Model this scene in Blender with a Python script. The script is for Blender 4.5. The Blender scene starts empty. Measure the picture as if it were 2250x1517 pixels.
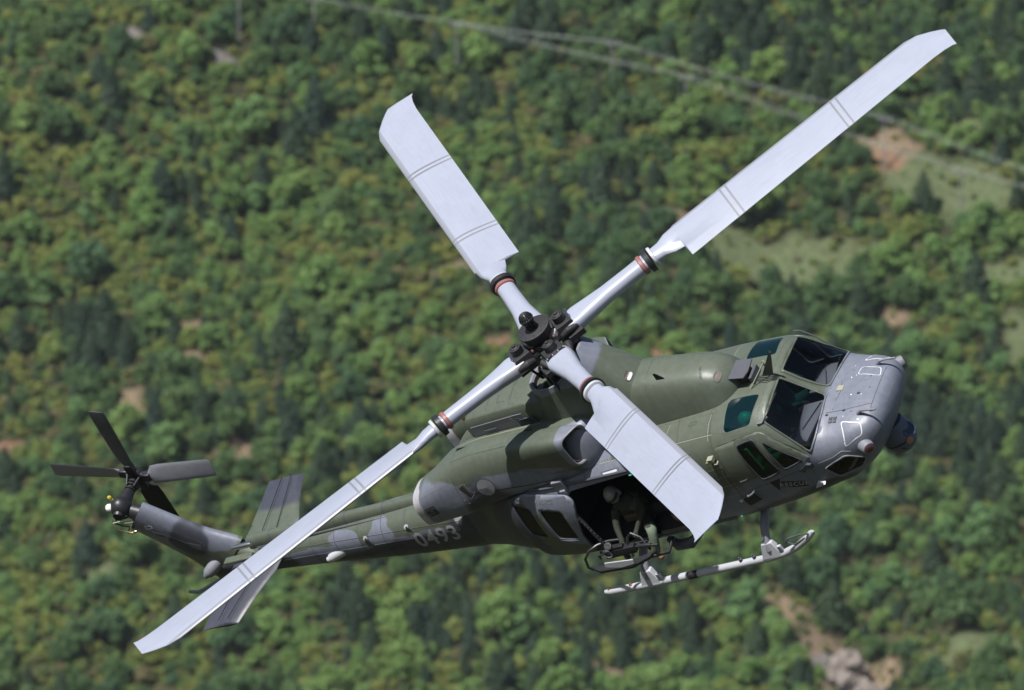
import bpy, bmesh, math, random
from math import sin, cos, pi, radians, atan2, asin, tan, sqrt
from mathutils import Vector, Matrix, Quaternion, noise
from mathutils.bvhtree import BVHTree

scene = bpy.context.scene
COL = scene.collection
rnd = random.Random(7)

# ------------------------------------------------------------------ camera
PITCH = radians(6.0)
CAM = Vector((0, 0, 150))
CX = Vector((1, 0, 0)); CZ = Vector((0, -cos(PITCH), sin(PITCH))); CY = CZ.cross(CX)
CROT = Matrix((CX, CY, CZ)).transposed()
cd = bpy.data.cameras.new('camera'); cam = bpy.data.objects.new('camera', cd); COL.objects.link(cam)
cam.matrix_world = Matrix.Translation(CAM) @ CROT.to_4x4()
cd.sensor_width = 36; cd.lens = 312; cd.clip_start = 1; cd.clip_end = 9000
cd.dof.use_dof = True; cd.dof.focus_distance = 130; cd.dof.aperture_fstop = 2.5
scene.camera = cam

# ------------------------------------------------------------------ sun and sky
SUN = (CROT @ Vector((-0.45, 0.715, 0.535))).normalized()
world = bpy.data.worlds.new('World'); scene.world = world; world.use_nodes = True
wn = world.node_tree.nodes; wl = world.node_tree.links
sky = wn.new('ShaderNodeTexSky'); sky.sky_type = 'NISHITA'; sky.sun_disc = False
sky.sun_elevation = asin(SUN.z); sky.sun_rotation = atan2(SUN.x, SUN.y)
wl.new(sky.outputs[0], wn['Background'].inputs[0]); wn['Background'].inputs[1].default_value = 0.055
sd = bpy.data.lights.new('sun', 'SUN'); sd.energy = 5.0; sd.angle = radians(0.5); sd.color = (1, .975, .94)
so = bpy.data.objects.new('sun', sd); COL.objects.link(so)
so.rotation_euler = SUN.to_track_quat('Z', 'Y').to_euler(); so.location = (0, 0, 400)
vs = scene.view_settings; vs.view_transform = 'Standard'; vs.look = 'None'; vs.exposure = 0.32; vs.gamma = 1
scene.render.resolution_x = 1024; scene.render.resolution_y = 690

# ------------------------------------------------------------------ materials
MATS = {}
def mat(name, col=(.5, .5, .5), rough=.5, metal=0., spec=.5, coat=0., emit=None, bump=0., bscale=30., var=0., vscale=3.):
    if name in MATS: return MATS[name]
    m = bpy.data.materials.new(name); m.use_nodes = True; MATS[name] = m
    n = m.node_tree.nodes; l = m.node_tree.links; b = n['Principled BSDF']
    b.inputs['Base Color'].default_value = (*col, 1); b.inputs['Roughness'].default_value = rough
    b.inputs['Metallic'].default_value = metal; b.inputs['Specular IOR Level'].default_value = spec
    if coat: b.inputs['Coat Weight'].default_value = coat
    if emit: b.inputs['Emission Color'].default_value = (*emit[:3], 1); b.inputs['Emission Strength'].default_value = emit[3]
    tc = n.new('ShaderNodeTexCoord')
    if bump:
        t = n.new('ShaderNodeTexNoise'); t.inputs['Scale'].default_value = bscale; t.inputs['Detail'].default_value = 4
        l.new(tc.outputs['Object'], t.inputs['Vector'])
        bp = n.new('ShaderNodeBump'); bp.inputs['Strength'].default_value = bump; bp.inputs['Distance'].default_value = .02
        l.new(t.outputs[0], bp.inputs['Height']); l.new(bp.outputs[0], b.inputs['Normal'])
    if var:
        t = n.new('ShaderNodeTexNoise'); t.inputs['Scale'].default_value = vscale; t.inputs['Detail'].default_value = 5; t.inputs['Roughness'].default_value = .65
        l.new(tc.outputs['Object'], t.inputs['Vector'])
        mx = n.new('ShaderNodeMix'); mx.data_type = 'RGBA'
        mx.inputs['A'].default_value = (*[c * (1 - var) for c in col], 1); mx.inputs['B'].default_value = (*[min(1, c * (1 + var)) for c in col], 1)
        l.new(t.outputs[0], mx.inputs['Factor']); l.new(mx.outputs['Result'], b.inputs['Base Color'])
    return m

def glass(name, tint, refl=1.0, rough=.02, body=None):
    m = bpy.data.materials.new(name); m.use_nodes = True; MATS[name] = m
    n = m.node_tree.nodes; l = m.node_tree.links; n.remove(n['Principled BSDF'])
    tr = n.new('ShaderNodeBsdfTransparent'); tr.inputs[0].default_value = (*tint, 1)
    gl = n.new('ShaderNodeBsdfGlossy'); gl.inputs['Roughness'].default_value = rough; gl.inputs[0].default_value = (refl, refl, refl, 1)
    fr = n.new('ShaderNodeFresnel'); fr.inputs[0].default_value = 1.5
    src = tr.outputs[0]
    if body:
        df = n.new('ShaderNodeBsdfDiffuse'); df.inputs[0].default_value = (*body[0], 1); m0 = n.new('ShaderNodeMixShader'); m0.inputs[0].default_value = body[1]; l.new(tr.outputs[0], m0.inputs[1]); l.new(df.outputs[0], m0.inputs[2]); src = m0.outputs[0]
    mx = n.new('ShaderNodeMixShader'); l.new(fr.outputs[0], mx.inputs[0]); l.new(src, mx.inputs[1]); l.new(gl.outputs[0], mx.inputs[2])
    l.new(mx.outputs[0], n['Material Output'].inputs[0])
    return m

HELI = bpy.data.objects.new('helicopter', None); COL.objects.link(HELI)

GREEN = (.090, .106, .080); GREY = (.160, .173, .218); DARK = (.05, .053, .07)
# grey paint fields on the green: centre (x, r, z) and radii
GREYS = [((4.9, 0, -2.9), (1.8, 2.2, 1.02)), ((3.1, 1.25, -3.05), (1.5, .6, .62)), ((3.1, -1.25, -3.05), (1.5, .6, .62)),
         ((.1, 1.2, -1.84), (1.25, .42, .2)), ((-.62, 1.3, -2.25), (.5, .45, .62)), ((1.2, 1.2, -3.3), (1.3, .6, .3)),
         ((-1.3, 1.15, -1.76), (1.2, .45, .42)), ((-2.62, 1.0, -1.78), (.62, .5, .5)), ((.2, .96, -1.3), (.38, .4, .5)),
         ((-4.2, .5, -2.85), (1.3, .4, .26)), ((-4.85, .32, -2.55), (.28, .3, .2)), ((-5.6, .3, -2.55), (.3, .3, .16)), ((-6.3, .35, -2.8), (1.5, .4, .22)),
         ((-8.55, .1, -1.35), (.62, .5, .8)), ((-7.8, .2, -2.0), (.5, .5, .3)), 
         ((0, 0, -.32), (.78, .8, .36)), ((-1.3, -1.1, -1.6), (1.6, .5, .3)), ((-5.6, -.3, -2.6), (1.3, .5, .3)), ((1.2, -1.2, -2.8), (1.3, .6, .4))]
LIGHTS = [((-3.34, .75, -1.85), (.27, .8, .8)), ((-3.4, -.75, -1.85), (.42, .8, .8))]
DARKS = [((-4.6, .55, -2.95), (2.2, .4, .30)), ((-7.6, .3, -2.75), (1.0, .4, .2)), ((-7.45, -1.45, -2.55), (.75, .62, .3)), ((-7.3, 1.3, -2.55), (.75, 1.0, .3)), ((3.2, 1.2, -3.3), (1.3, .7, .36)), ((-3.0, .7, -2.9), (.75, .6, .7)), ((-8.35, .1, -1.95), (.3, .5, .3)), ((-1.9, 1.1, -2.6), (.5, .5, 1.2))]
def camo():
    m = bpy.data.materials.new('camouflage_paint'); m.use_nodes = True
    n = m.node_tree.nodes; l = m.node_tree.links; b = n['Principled BSDF']
    tc = n.new('ShaderNodeTexCoord'); tc.object = HELI
    nz = n.new('ShaderNodeTexNoise'); nz.inputs['Scale'].default_value = 1.7; nz.inputs['Detail'].default_value = 2
    l.new(tc.outputs['Object'], nz.inputs['Vector'])
    sb = n.new('ShaderNodeVectorMath'); sb.operation = 'SUBTRACT'; sb.inputs[1].default_value = (.5, .5, .5); l.new(nz.outputs['Color'], sb.inputs[0])
    ma = n.new('ShaderNodeVectorMath'); ma.operation = 'MULTIPLY_ADD'; ma.inputs[1].default_value = (.5, .35, .3)
    l.new(sb.outputs[0], ma.inputs[0]); l.new(tc.outputs['Object'], ma.inputs[2])
    def field(blobs, soft=.06):
        prev = None
        for (c, r) in blobs:
            mp = n.new('ShaderNodeMapping'); mp.vector_type = 'TEXTURE'
            mp.inputs['Location'].default_value = (c[0], -c[1], c[2]); mp.inputs['Scale'].default_value = r
            l.new(ma.outputs[0], mp.inputs['Vector'])
            ln = n.new('ShaderNodeVectorMath'); ln.operation = 'LENGTH'; l.new(mp.outputs[0], ln.inputs[0])
            mr = n.new('ShaderNodeMapRange'); mr.interpolation_type = 'SMOOTHSTEP'
            mr.inputs['From Min'].default_value = 1 + soft; mr.inputs['From Max'].default_value = 1 - soft
            l.new(ln.outputs['Value'], mr.inputs['Value'])
            if prev is None: prev = mr.outputs[0]
            else:
                mx = n.new('ShaderNodeMath'); mx.operation = 'MAXIMUM'; l.new(prev, mx.inputs[0]); l.new(mr.outputs[0], mx.inputs[1]); prev = mx.outputs[0]
        return prev
    def mix(a, bcol, f):
        mx = n.new('ShaderNodeMix'); mx.data_type = 'RGBA'
        if isinstance(a, tuple): mx.inputs['A'].default_value = (*a, 1)
        else: l.new(a, mx.inputs['A'])
        mx.inputs['B'].default_value = (*bcol, 1); l.new(f, mx.inputs['Factor']); return mx.outputs['Result']
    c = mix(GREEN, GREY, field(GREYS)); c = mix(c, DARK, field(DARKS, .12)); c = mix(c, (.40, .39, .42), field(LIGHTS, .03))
    # grime and fading
    g = n.new('ShaderNodeTexNoise'); g.inputs['Scale'].default_value = 5; g.inputs['Detail'].default_value = 8; g.inputs['Roughness'].default_value = .7
    l.new(tc.outputs['Object'], g.inputs['Vector'])
    mr = n.new('ShaderNodeMapRange'); mr.inputs['From Min'].default_value = .3; mr.inputs['From Max'].default_value = .7; mr.inputs['To Min'].default_value = .90; mr.inputs['To Max'].default_value = 1.08
    l.new(g.outputs[0], mr.inputs['Value'])
    st = n.new('ShaderNodeTexNoise'); st.inputs['Scale'].default_value = 1; st.inputs['Detail'].default_value = 5
    mp = n.new('ShaderNodeMapping'); mp.inputs['Scale'].default_value = (14, 14, 1.6); l.new(tc.outputs['Object'], mp.inputs['Vector']); l.new(mp.outputs[0], st.inputs['Vector'])
    mr2 = n.new('ShaderNodeMapRange'); mr2.inputs['From Min'].default_value = .35; mr2.inputs['From Max'].default_value = .7; mr2.inputs['To Min'].default_value = 1.04; mr2.inputs['To Max'].default_value = .9
    l.new(st.outputs[0], mr2.inputs['Value'])
    mm = n.new('ShaderNodeMath'); mm.operation = 'MULTIPLY'; l.new(mr.outputs[0], mm.inputs[0]); l.new(mr2.outputs[0], mm.inputs[1])
    sc = n.new('ShaderNodeVectorMath'); sc.operation = 'SCALE'; l.new(c, sc.inputs[0]); l.new(mm.outputs[0], sc.inputs['Scale'])
    l.new(sc.outputs[0], b.inputs['Base Color'])
    b.inputs['Roughness'].default_value = .43; b.inputs['Specular IOR Level'].default_value = .5
    # skin unevenness
    b1 = n.new('ShaderNodeTexNoise'); b1.inputs['Scale'].default_value = 7; b1.inputs['Detail'].default_value = 3; l.new(tc.outputs['Object'], b1.inputs['Vector'])
    bp = n.new('ShaderNodeBump'); bp.inputs['Strength'].default_value = .35; bp.inputs['Distance'].default_value = .012; l.new(b1.outputs[0], bp.inputs['Height'])
    b2 = n.new('ShaderNodeTexNoise'); b2.inputs['Scale'].default_value = 60; b2.inputs['Detail'].default_value = 2; l.new(tc.outputs['Object'], b2.inputs['Vector'])
    bp2 = n.new('ShaderNodeBump'); bp2.inputs['Strength'].default_value = .25; bp2.inputs['Distance'].default_value = .004; l.new(b2.outputs[0], bp2.inputs['Height']); l.new(bp.outputs[0], bp2.inputs['Normal'])
    l.new(bp2.outputs[0], b.inputs['Normal'])
    return m
CAMO = camo()
M_GREY = mat('grey_paint', (.19, .195, .225), .5, bump=.15, bscale=9, var=.18, vscale=6)
M_BLADE = mat('blade_grey_paint', (.32, .345, .425), .36, spec=.5, var=.10, vscale=2.5)
def blade_wear(m):
    n = m.node_tree.nodes; l = m.node_tree.links; b = n['Principled BSDF']; src = b.inputs['Base Color'].links[0].from_socket
    tc = n.new('ShaderNodeTexCoord'); sx = n.new('ShaderNodeSeparateXYZ'); l.new(tc.outputs['Object'], sx.inputs[0])
    def ramp(sock, a, b_):
        r = n.new('ShaderNodeMapRange'); r.inputs['From Min'].default_value = a; r.inputs['From Max'].default_value = b_; l.new(sock, r.inputs['Value']); return r.outputs[0]
    ed = ramp(sx.outputs['Y'], .175, .185)
    m1 = n.new('ShaderNodeMix'); m1.data_type = 'RGBA'; l.new(ed, m1.inputs['Factor']); l.new(src, m1.inputs['A']); m1.inputs['B'].default_value = (.24, .25, .29, 1)
    mp = n.new('ShaderNodeMapping'); mp.inputs['Scale'].default_value = (1.2, 16, 4); l.new(tc.outputs['Object'], mp.inputs[0])
    nz = n.new('ShaderNodeTexNoise'); nz.inputs['Scale'].default_value = 1.6; nz.inputs['Detail'].default_value = 7; nz.inputs['Roughness'].default_value = .7; l.new(mp.outputs[0], nz.inputs['Vector'])
    st = ramp(nz.outputs[0], .5, .78)
    m2 = n.new('ShaderNodeMix'); m2.data_type = 'RGBA'; mu = n.new('ShaderNodeMath'); mu.operation = 'MULTIPLY'; mu.inputs[1].default_value = .3; l.new(st, mu.inputs[0]); l.new(mu.outputs[0], m2.inputs['Factor']); l.new(m1.outputs['Result'], m2.inputs['A']); m2.inputs['B'].default_value = (.19, .19, .21, 1)
    l.new(m2.outputs['Result'], b.inputs['Base Color'])
blade_wear(M_BLADE)
M_BAND = mat('blade_band', (.2, .205, .23), .5)
M_BLACK = mat('black_metal', (.018, .018, .021), .42, var=.3, vscale=12)
M_RUB = mat('black_rubber', (.02, .0195, .022), .6, bump=.3, bscale=25, var=.3, vscale=14)
M_STEEL = mat('bright_steel', (.55, .55, .56), .25, metal=1.)
M_LIGHTG = mat('light_grey_paint', (.44, .45, .48), .42, var=.12, vscale=8)
M_SKIDG = mat('skid_grey_paint', (.42, .43, .47), .35, var=.15, vscale=7)
M_DKG = mat('dark_grey_paint', (.075, .078, .095), .5, var=.2, vscale=9)
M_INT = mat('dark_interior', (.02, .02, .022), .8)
M_DECK = mat('glareshield_grey', (.19, .185, .215), .7, var=.1, vscale=6)
M_WHITE = mat('white_marking', (.62, .63, .66), .5)
M_PALE = mat('pale_marking', (.22, .225, .245), .6)
M_BLKMARK = mat('black_marking', (.02, .02, .022), .6)
M_RED = mat('red_band', (.26, .10, .09), .5)
M_COPPER = mat('copper_metal', (.5, .27, .18), .35, metal=.8)
M_BRONZE = mat('bronze_pipe', (.55, .36, .16), .3, metal=1.)
M_YEL = mat('yellow_cap', (.5, .4, .05), .4)
M_ORANGE = mat('orange_band', (.6, .25, .06), .5)
M_LENS = mat('lens_glass', (.02, .03, .06), .08, spec=.8)
M_LENSR = mat('red_lens', (.08, .02, .018), .12, spec=.8)
M_TEAL = mat('lit_green_lamp', (.1, .6, .5), .2, emit=(.15, 1, .7, .25))
M_BALL = mat('white_lamp', (.8, .8, .78), .25)
M_TURRET = mat('turret_blue_grey', (.10, .115, .16), .45, var=.12, vscale=9)
M_SKIN = mat('skin', (.50, .27, .18), .55)
M_SUIT = mat('flight_suit_green', (.022, .025, .017), .85, bump=.6, bscale=14, var=.35, vscale=7)
M_PANTS_LIT = mat('sage_trousers_lit', (.13, .165, .12), .85, bump=.6, bscale=12, var=.2, vscale=6)
M_HELM = mat('helmet_grey', (.22, .22, .20), .4, var=.1)
M_BOOT = mat('boot_tan', (.20, .12, .06), .7)
M_SEAT = mat('seat_fabric_green_lit', (.03, .14, .07), .8)  # green light from the roof windows is put into the seat colour
G_ROOF = glass('green_tinted_glass', (.06, .50, .42), body=((.008, .07, .085), .16)); G_WIND = glass('windshield_glass', (.62, .66, .68)); G_SIDE = glass('side_window_glass', (.36, .52, .44)); G_DARK = glass('cabin_window_glass', (.25, .24, .16))

# ------------------------------------------------------------------ mesh helpers
def P(x, r, z): return Vector((x, -r, z))          # r is to the right of the helicopter

class MB:
    def __init__(s): s.v = []; s.f = []; s.m = []
    def add(s, vs, fs, mi=0):
        o = len(s.v); s.v += [Vector(p) for p in vs]; s.f += [tuple(i + o for i in f) for f in fs]; s.m += [mi] * len(fs); return s
    def box(s, c, size, rot=None, mi=0, taper=1.):
        c = Vector(c); h = Vector(size) / 2; R = rot or Matrix.Identity(3)
        vs = []
        for sz in (-1, 1):
            k = 1 if sz < 0 else taper
            for sx, sy in ((-1, -1), (1, -1), (1, 1), (-1, 1)): vs.append(c + R @ Vector((sx * h.x * k, sy * h.y * k, sz * h.z)))
        return s.add(vs, [(3, 2, 1, 0), (4, 5, 6, 7), (0, 1, 5, 4), (1, 2, 6, 5), (2, 3, 7, 6), (3, 0, 4, 7)], mi)
    def rings(s, rings, cap0=True, cap1=True, mi=0, closed=True):
        o = len(s.v); n = len(rings[0]); fs = []
        for r in rings: s.v += [Vector(p) for p in r]
        for i in range(len(rings) - 1):
            for j in range(n if closed else n - 1):
                k = (j + 1) % n; a = o + i * n; b = a + n
                fs.append((a + j, a + k, b + k, b + j))
        if cap0: fs.append(tuple(o + j for j in reversed(range(n))))
        if cap1: fs.append(tuple(o + (len(rings) - 1) * n + j for j in range(n)))
        s.f += fs; s.m += [mi] * len(fs); return s
    def tube(s, pts, r, n=8, mi=0, caps=True):
        pts = [Vector(p) for p in pts]; rr = r if isinstance(r, (list, tuple)) else [r] * len(pts)
        rings = []; up = None
        for i, p in enumerate(pts):
            t = (pts[min(i + 1, len(pts) - 1)] - pts[max(i - 1, 0)]).normalized()
            if up is None: up = t.orthogonal().normalized()
            up = (up - t * up.dot(t)).normalized(); q = t.cross(up)
            rings.append([p + (up * cos(2 * pi * j / n) + q * sin(2 * pi * j / n)) * rr[i] for j in range(n)])
        return s.rings(rings, caps, caps, mi)
    def cyl(s, a, b, r, r2=None, n=16, mi=0): return s.tube([a, b], [r, r if r2 is None else r2], n, mi)
    def lathe(s, base, axis, prof, n=20, mi=0, caps=True):
        base = Vector(base); ax = Vector(axis).normalized(); u = ax.orthogonal().normalized(); w = ax.cross(u)
        return s.rings([[base + ax * h + (u * cos(2 * pi * j / n) + w * sin(2 * pi * j / n)) * r for j in range(n)] for (h, r) in prof], caps, caps, mi)
    def ball(s, c, rad, nu=16, nv=10, mi=0, rot=None):
        c = Vector(c); rad = Vector(rad) if not isinstance(rad, (int, float)) else Vector((rad,) * 3); R = rot or Matrix.Identity(3)
        rings = []
        for i in range(1, nv):
            a = pi * i / nv; rings.append([c + R @ Vector((rad.x * sin(a) * cos(2 * pi * j / nu), rad.y * sin(a) * sin(2 * pi * j / nu), -rad.z * cos(a))) for j in range(nu)])
        return s.rings(rings, True, True, mi)
    def prism(s, poly, d, mi=0):
        poly = [Vector(p) for p in poly]; d = Vector(d); return s.rings([poly, [p + d for p in poly]], True, True, mi)
    def grid(s, g, mi=0):
        o = len(s.v); n = len(g[0])
        for r in g: s.v += [Vector(p) for p in r]
        fs = [(o + i * n + j, o + i * n + j + 1, o + (i + 1) * n + j + 1, o + (i + 1) * n + j) for i in range(len(g) - 1) for j in range(n - 1)]
        s.f += fs; s.m += [mi] * len(fs); return s
    def build(s, name, mats, parent=None, smooth=35, bevel=0., loc=None, mw=None):
        me = bpy.data.meshes.new(name); me.from_pydata(s.v, [], s.f)
        bm = bmesh.new(); bm.from_mesh(me); bmesh.ops.recalc_face_normals(bm, faces=bm.faces); bm.to_mesh(me); bm.free()
        return finish(me, name, mats, parent, smooth, bevel, loc, mw, s.m)
def finish(me, name, mats, parent=None, smooth=35, bevel=0., loc=None, mw=None, mi=None):
    for m in (mats if isinstance(mats, (list, tuple)) else [mats]): me.materials.append(m)
    if mi and any(mi): me.polygons.foreach_set('material_index', mi)
    if smooth:
        me.polygons.foreach_set('use_smooth', [True] * len(me.polygons)); me.set_sharp_from_angle(angle=radians(smooth))
    me.update()
    o = bpy.data.objects.new(name, me); COL.objects.link(o)
    if parent is not None: o.parent = parent
    if mw is not None: o.matrix_local = mw
    elif loc is not None: o.location = loc
    if bevel:
        b = o.modifiers.new('bevel', 'BEVEL'); b.width = bevel; b.segments = 2; b.limit_method = 'ANGLE'
    return o
def tag(o, label=None, cat=None, group=None, kind=None):
    if label: o['label'] = label
    if cat: o['category'] = cat
    if group: o['group'] = group
    if kind: o['kind'] = kind
    return o

def interp(keys, x):
    """smooth interpolation of rows (x, a, b, ...) sorted by x"""
    if x <= keys[0][0]: return keys[0][1:]
    if x >= keys[-1][0]: return keys[-1][1:]
    n = len(keys)
    for i in range(n - 1):
        if keys[i][0] <= x <= keys[i + 1][0]: break
    k0, k1 = keys[i], keys[i + 1]; h = k1[0] - k0[0]; t = (x - k0[0]) / h; out = []
    def slope(j, c):
        if j == 0 or j == n - 1:
            a = 0 if j == 0 else n - 2
            return (keys[a + 1][c] - keys[a][c]) / (keys[a + 1][0] - keys[a][0])
        d0 = (keys[j][c] - keys[j - 1][c]) / (keys[j][0] - keys[j - 1][0]); d1 = (keys[j + 1][c] - keys[j][c]) / (keys[j + 1][0] - keys[j][0])
        return 0 if d0 * d1 <= 0 else 2 * d0 * d1 / (d0 + d1)
    for c in range(1, len(k0)):
        m0, m1 = slope(i, c) * h, slope(i + 1, c) * h
        out.append((2 * t**3 - 3 * t * t + 1) * k0[c] + (t**3 - 2 * t * t + t) * m0 + (-2 * t**3 + 3 * t * t) * k1[c] + (t**3 - t * t) * m1)
    return out

def half_section(w, zt, zb, zc, nt, nb, M):
    """right half outline from the top centre to the bottom centre, resampled to M+1 points"""
    pts = []
    for i in range(401):
        a = pi * i / 400; s_, c_ = sin(a), cos(a); n_ = nt if c_ >= 0 else nb
        r = w * abs(s_) ** (2 / n_); z = zc + ((zt - zc) if c_ >= 0 else (zb - zc)) * abs(c_) ** (2 / n_)
        pts.append((r, z))
    L = [0]
    for i in range(400): L.append(L[-1] + math.hypot(pts[i + 1][0] - pts[i][0], pts[i + 1][1] - pts[i][1]))
    out = []; j = 0
    for k in range(M + 1):
        t = L[-1] * k / M
        while j < 399 and L[j + 1] < t: j += 1
        f = (t - L[j]) / max(1e-9, L[j + 1] - L[j]); out.append((pts[j][0] * (1 - f) + pts[j + 1][0] * f, pts[j][1] * (1 - f) + pts[j + 1][1] * f))
    return out
def full_ring(x, pr, M):
    h = half_section(*pr, M)
    return [P(x, r, z) for r, z in h] + [P(x, -r, z) for r, z in h[-2:0:-1]]
def ering(x, rc, zc, a, b, n, N=32, dx=0.):
    """rounded rectangle ring in the plane x; dx slants it"""
    out = []
    for i in range(N):
        t = 2 * pi * i / N; c_, s_ = cos(t), sin(t)
        u = math.copysign(abs(c_) ** (2 / n), c_); w = math.copysign(abs(s_) ** (2 / n), s_)
        out.append(P(x + dx * u, rc + a * u, zc + b * w))
    return out

def round_poly(pts, rad, seg=4):
    pts = [Vector(p) for p in pts]; n = len(pts); out = []
    for i in range(n):
        p, a, b = pts[i], pts[i - 1], pts[(i + 1) % n]
        da, db = (a - p), (b - p); r = min(rad, da.length * .45, db.length * .45)
        p0, p1 = p + da.normalized() * r, p + db.normalized() * r
        for k in range(seg + 1):
            t = k / seg; out.append(p0 * (1 - t)**2 + p * 2 * t * (1 - t) + p1 * t * t)
    return out
def grow_poly(pts, d):
    pts = [Vector(p) for p in pts]; c = sum(pts, Vector()) / len(pts)
    return [p + (p - c).normalized() * d for p in pts]

def cut(bm, poly, d, keep=None):
    """cut the outline (seen along d) into the shell; returns the faces inside"""
    d = Vector(d).normalized(); poly = [Vector(p) for p in poly]
    u = d.orthogonal().normalized(); w = d.cross(u)
    q = [(p.dot(u), p.dot(w)) for p in poly]
    x0, x1 = min(a for a, b in q), max(a for a, b in q); y0, y1 = min(b for a, b in q), max(b for a, b in q)
    def cand():
        bm.normal_update(); res = []
        for f in bm.faces:
            if f.normal.dot(d) < 0.02: continue
            if keep and not keep(f.calc_center_median()): continue
            a = [v.co.dot(u) for v in f.verts]; b = [v.co.dot(w) for v in f.verts]
            if max(a) < x0 or min(a) > x1 or max(b) < y0 or min(b) > y1: continue
            res.append(f)
        return res
    n = len(poly)
    for i in range(n):
        e = poly[(i + 1) % n] - poly[i]
        if e.length < 1e-6: continue
        nn = e.cross(d)
        if nn.length < 1e-9: continue
        fs = cand(); geom = list(set(fs) | {e_ for f in fs for e_ in f.edges} | {v for f in fs for v in f.verts})
        bmesh.ops.bisect_plane(bm, geom=geom, dist=1e-5, plane_co=poly[i], plane_no=nn.normalized())
    def inside(a, b):
        r = False; j = n - 1
        for i in range(n):
            if (q[i][1] > b) != (q[j][1] > b) and a < (q[j][0] - q[i][0]) * (b - q[i][1]) / (q[j][1] - q[i][1]) + q[i][0]: r = not r
            j = i
        return r
    return [f for f in cand() if inside(f.calc_center_median().dot(u), f.calc_center_median().dot(w))]

def take(bm, faces, offset=0.):
    """lift faces off the shell into a new mesh"""
    bm.normal_update(); vm = {}; nb = bmesh.new()
    for f in faces:
        for v in f.verts:
            if v not in vm: vm[v] = nb.verts.new(v.co + v.normal * offset)
    for f in faces: nb.faces.new([vm[v] for v in f.verts])
    bmesh.ops.delete(bm, geom=faces, context='FACES'); nb.normal_update(); return nb
def bm_obj(bm, name, mats, parent, thick=0., outward=0., smooth=35, imat=None):
    me = bpy.data.meshes.new(name); bm.to_mesh(me); bm.free()
    o = finish(me, name, mats, parent, smooth)
    if thick:
        s = o.modifiers.new('shell', 'SOLIDIFY'); s.thickness = thick; s.offset = outward
        if imat is not None: me.materials.append(imat); s.material_offset = 1; s.material_offset_rim = 0
    return o

# surface decals -------------------------------------------------------
def drape(me_or_mb, bvh, origin, du, dv, d, off=.004):
    """put flat outline coordinates (u, v) on the skin, looking along -d"""
    d = Vector(d).normalized(); o = Vector(origin); du = Vector(du); dv = Vector(dv); out = []
    for p in me_or_mb:
        q = o + du * p[0] + dv * p[1]
        h = bvh.ray_cast(q + d * 3, -d)
        out.append((h[0] + h[1] * off) if h[0] is not None else q)
    return out
def decal(name, pts, faces, bvh, origin, du, dv, d, m, parent, off=.004, thick=0.):
    me = bpy.data.meshes.new(name); me.from_pydata(drape(pts, bvh, origin, du, dv, d, off), [], faces)
    o = finish(me, name, m, parent, 0)
    if thick: s = o.modifiers.new('t', 'SOLIDIFY'); s.thickness = thick; s.offset = 0
    return o
def text_flat(txt, size, bold=0., spacing=1.):
    cu = bpy.data.curves.new('txt', 'FONT'); cu.body = txt; cu.size = size; cu.align_x = 'CENTER'; cu.align_y = 'CENTER'; cu.offset = bold; cu.space_character = spacing; cu.resolution_u = 3
    o = bpy.data.objects.new('txt', cu); COL.objects.link(o); bpy.context.view_layer.update()
    me = bpy.data.meshes.new_from_object(o.evaluated_get(bpy.context.evaluated_depsgraph_get()))
    bm = bmesh.new(); bm.from_mesh(me); bmesh.ops.triangulate(bm, faces=bm.faces)
    bmesh.ops.subdivide_edges(bm, edges=[e for e in bm.edges if e.calc_length() > size * .3], cuts=2)
    bmesh.ops.triangulate(bm, faces=bm.faces)
    bm.verts.ensure_lookup_table(); v = [(q.co.x, q.co.y) for q in bm.verts]; f = [tuple(q.index for q in g.verts) for g in bm.faces]
    bm.free(); bpy.data.objects.remove(o); bpy.data.curves.remove(cu); bpy.data.meshes.remove(me); return v, f
def loop_flat(pts, width, seg=3, rad=.05):
    """outlined frame: a closed line of the given width"""
    o = round_poly([Vector((a, b, 0)) for a, b in pts], rad, seg); c = sum(o, Vector()) / len(o); n = len(o)
    dense = []
    for i in range(n):
        for k in range(3): dense.append(o[i].lerp(o[(i + 1) % n], k / 3))
    n = len(dense); inn = [p + (c - p).normalized() * width for p in dense]
    return [(p.x, p.y) for p in dense + inn], [(i, (i + 1) % n, n + (i + 1) % n, n + i) for i in range(n)]
def fill_flat(pts, step=.06):
    """filled convex quad as a grid"""
    a, b, c, d = [Vector((p[0], p[1], 0)) for p in pts]; n = max(2, int(max((b - a).length, (c - d).length) / step)); m_ = max(2, int(max((d - a).length, (c - b).length) / step))
    v = []; f = []
    for j in range(m_ + 1):
        for i in range(n + 1):
            q = a.lerp(b, i / n).lerp(d.lerp(c, i / n), j / m_); v.append((q.x, q.y))
    for j in range(m_):
        for i in range(n): f.append((j * (n + 1) + i, j * (n + 1) + i + 1, (j + 1) * (n + 1) + i + 1, (j + 1) * (n + 1) + i))
    return v, f
def line_flat(pts, width):
    v = []; f = []
    for i in range(len(pts) - 1):
        a = Vector((*pts[i], 0)); b = Vector((*pts[i + 1], 0)); n = max(1, int((b - a).length / .08)); t = (b - a).normalized(); s_ = Vector((-t.y, t.x, 0)) * width / 2
        for k in range(n):
            p, q = a.lerp(b, k / n), a.lerp(b, (k + 1) / n); o = len(v)
            v += [(p + s_)[:2], (p - s_)[:2], (q - s_)[:2], (q + s_)[:2]]; f.append((o, o + 1, o + 2, o + 3))
    return v, f

# ------------------------------------------------------------------ hillside
T30 = tan(radians(30))
def base_h(y):
    if y > 1120: b = 2.9 + (y - 1400) * T30
    else:
        y0 = 2.9 + (1120 - 1400) * T30; t = max(0, (y - 760) / 360); b = y0 - 62 + 62 * t * t * (1.7 - .7 * t) if y > 760 else y0 - 62
    if y > 1700: b = 2.9 + 300 * T30 + (y - 1700) * .05
    return b
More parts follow.
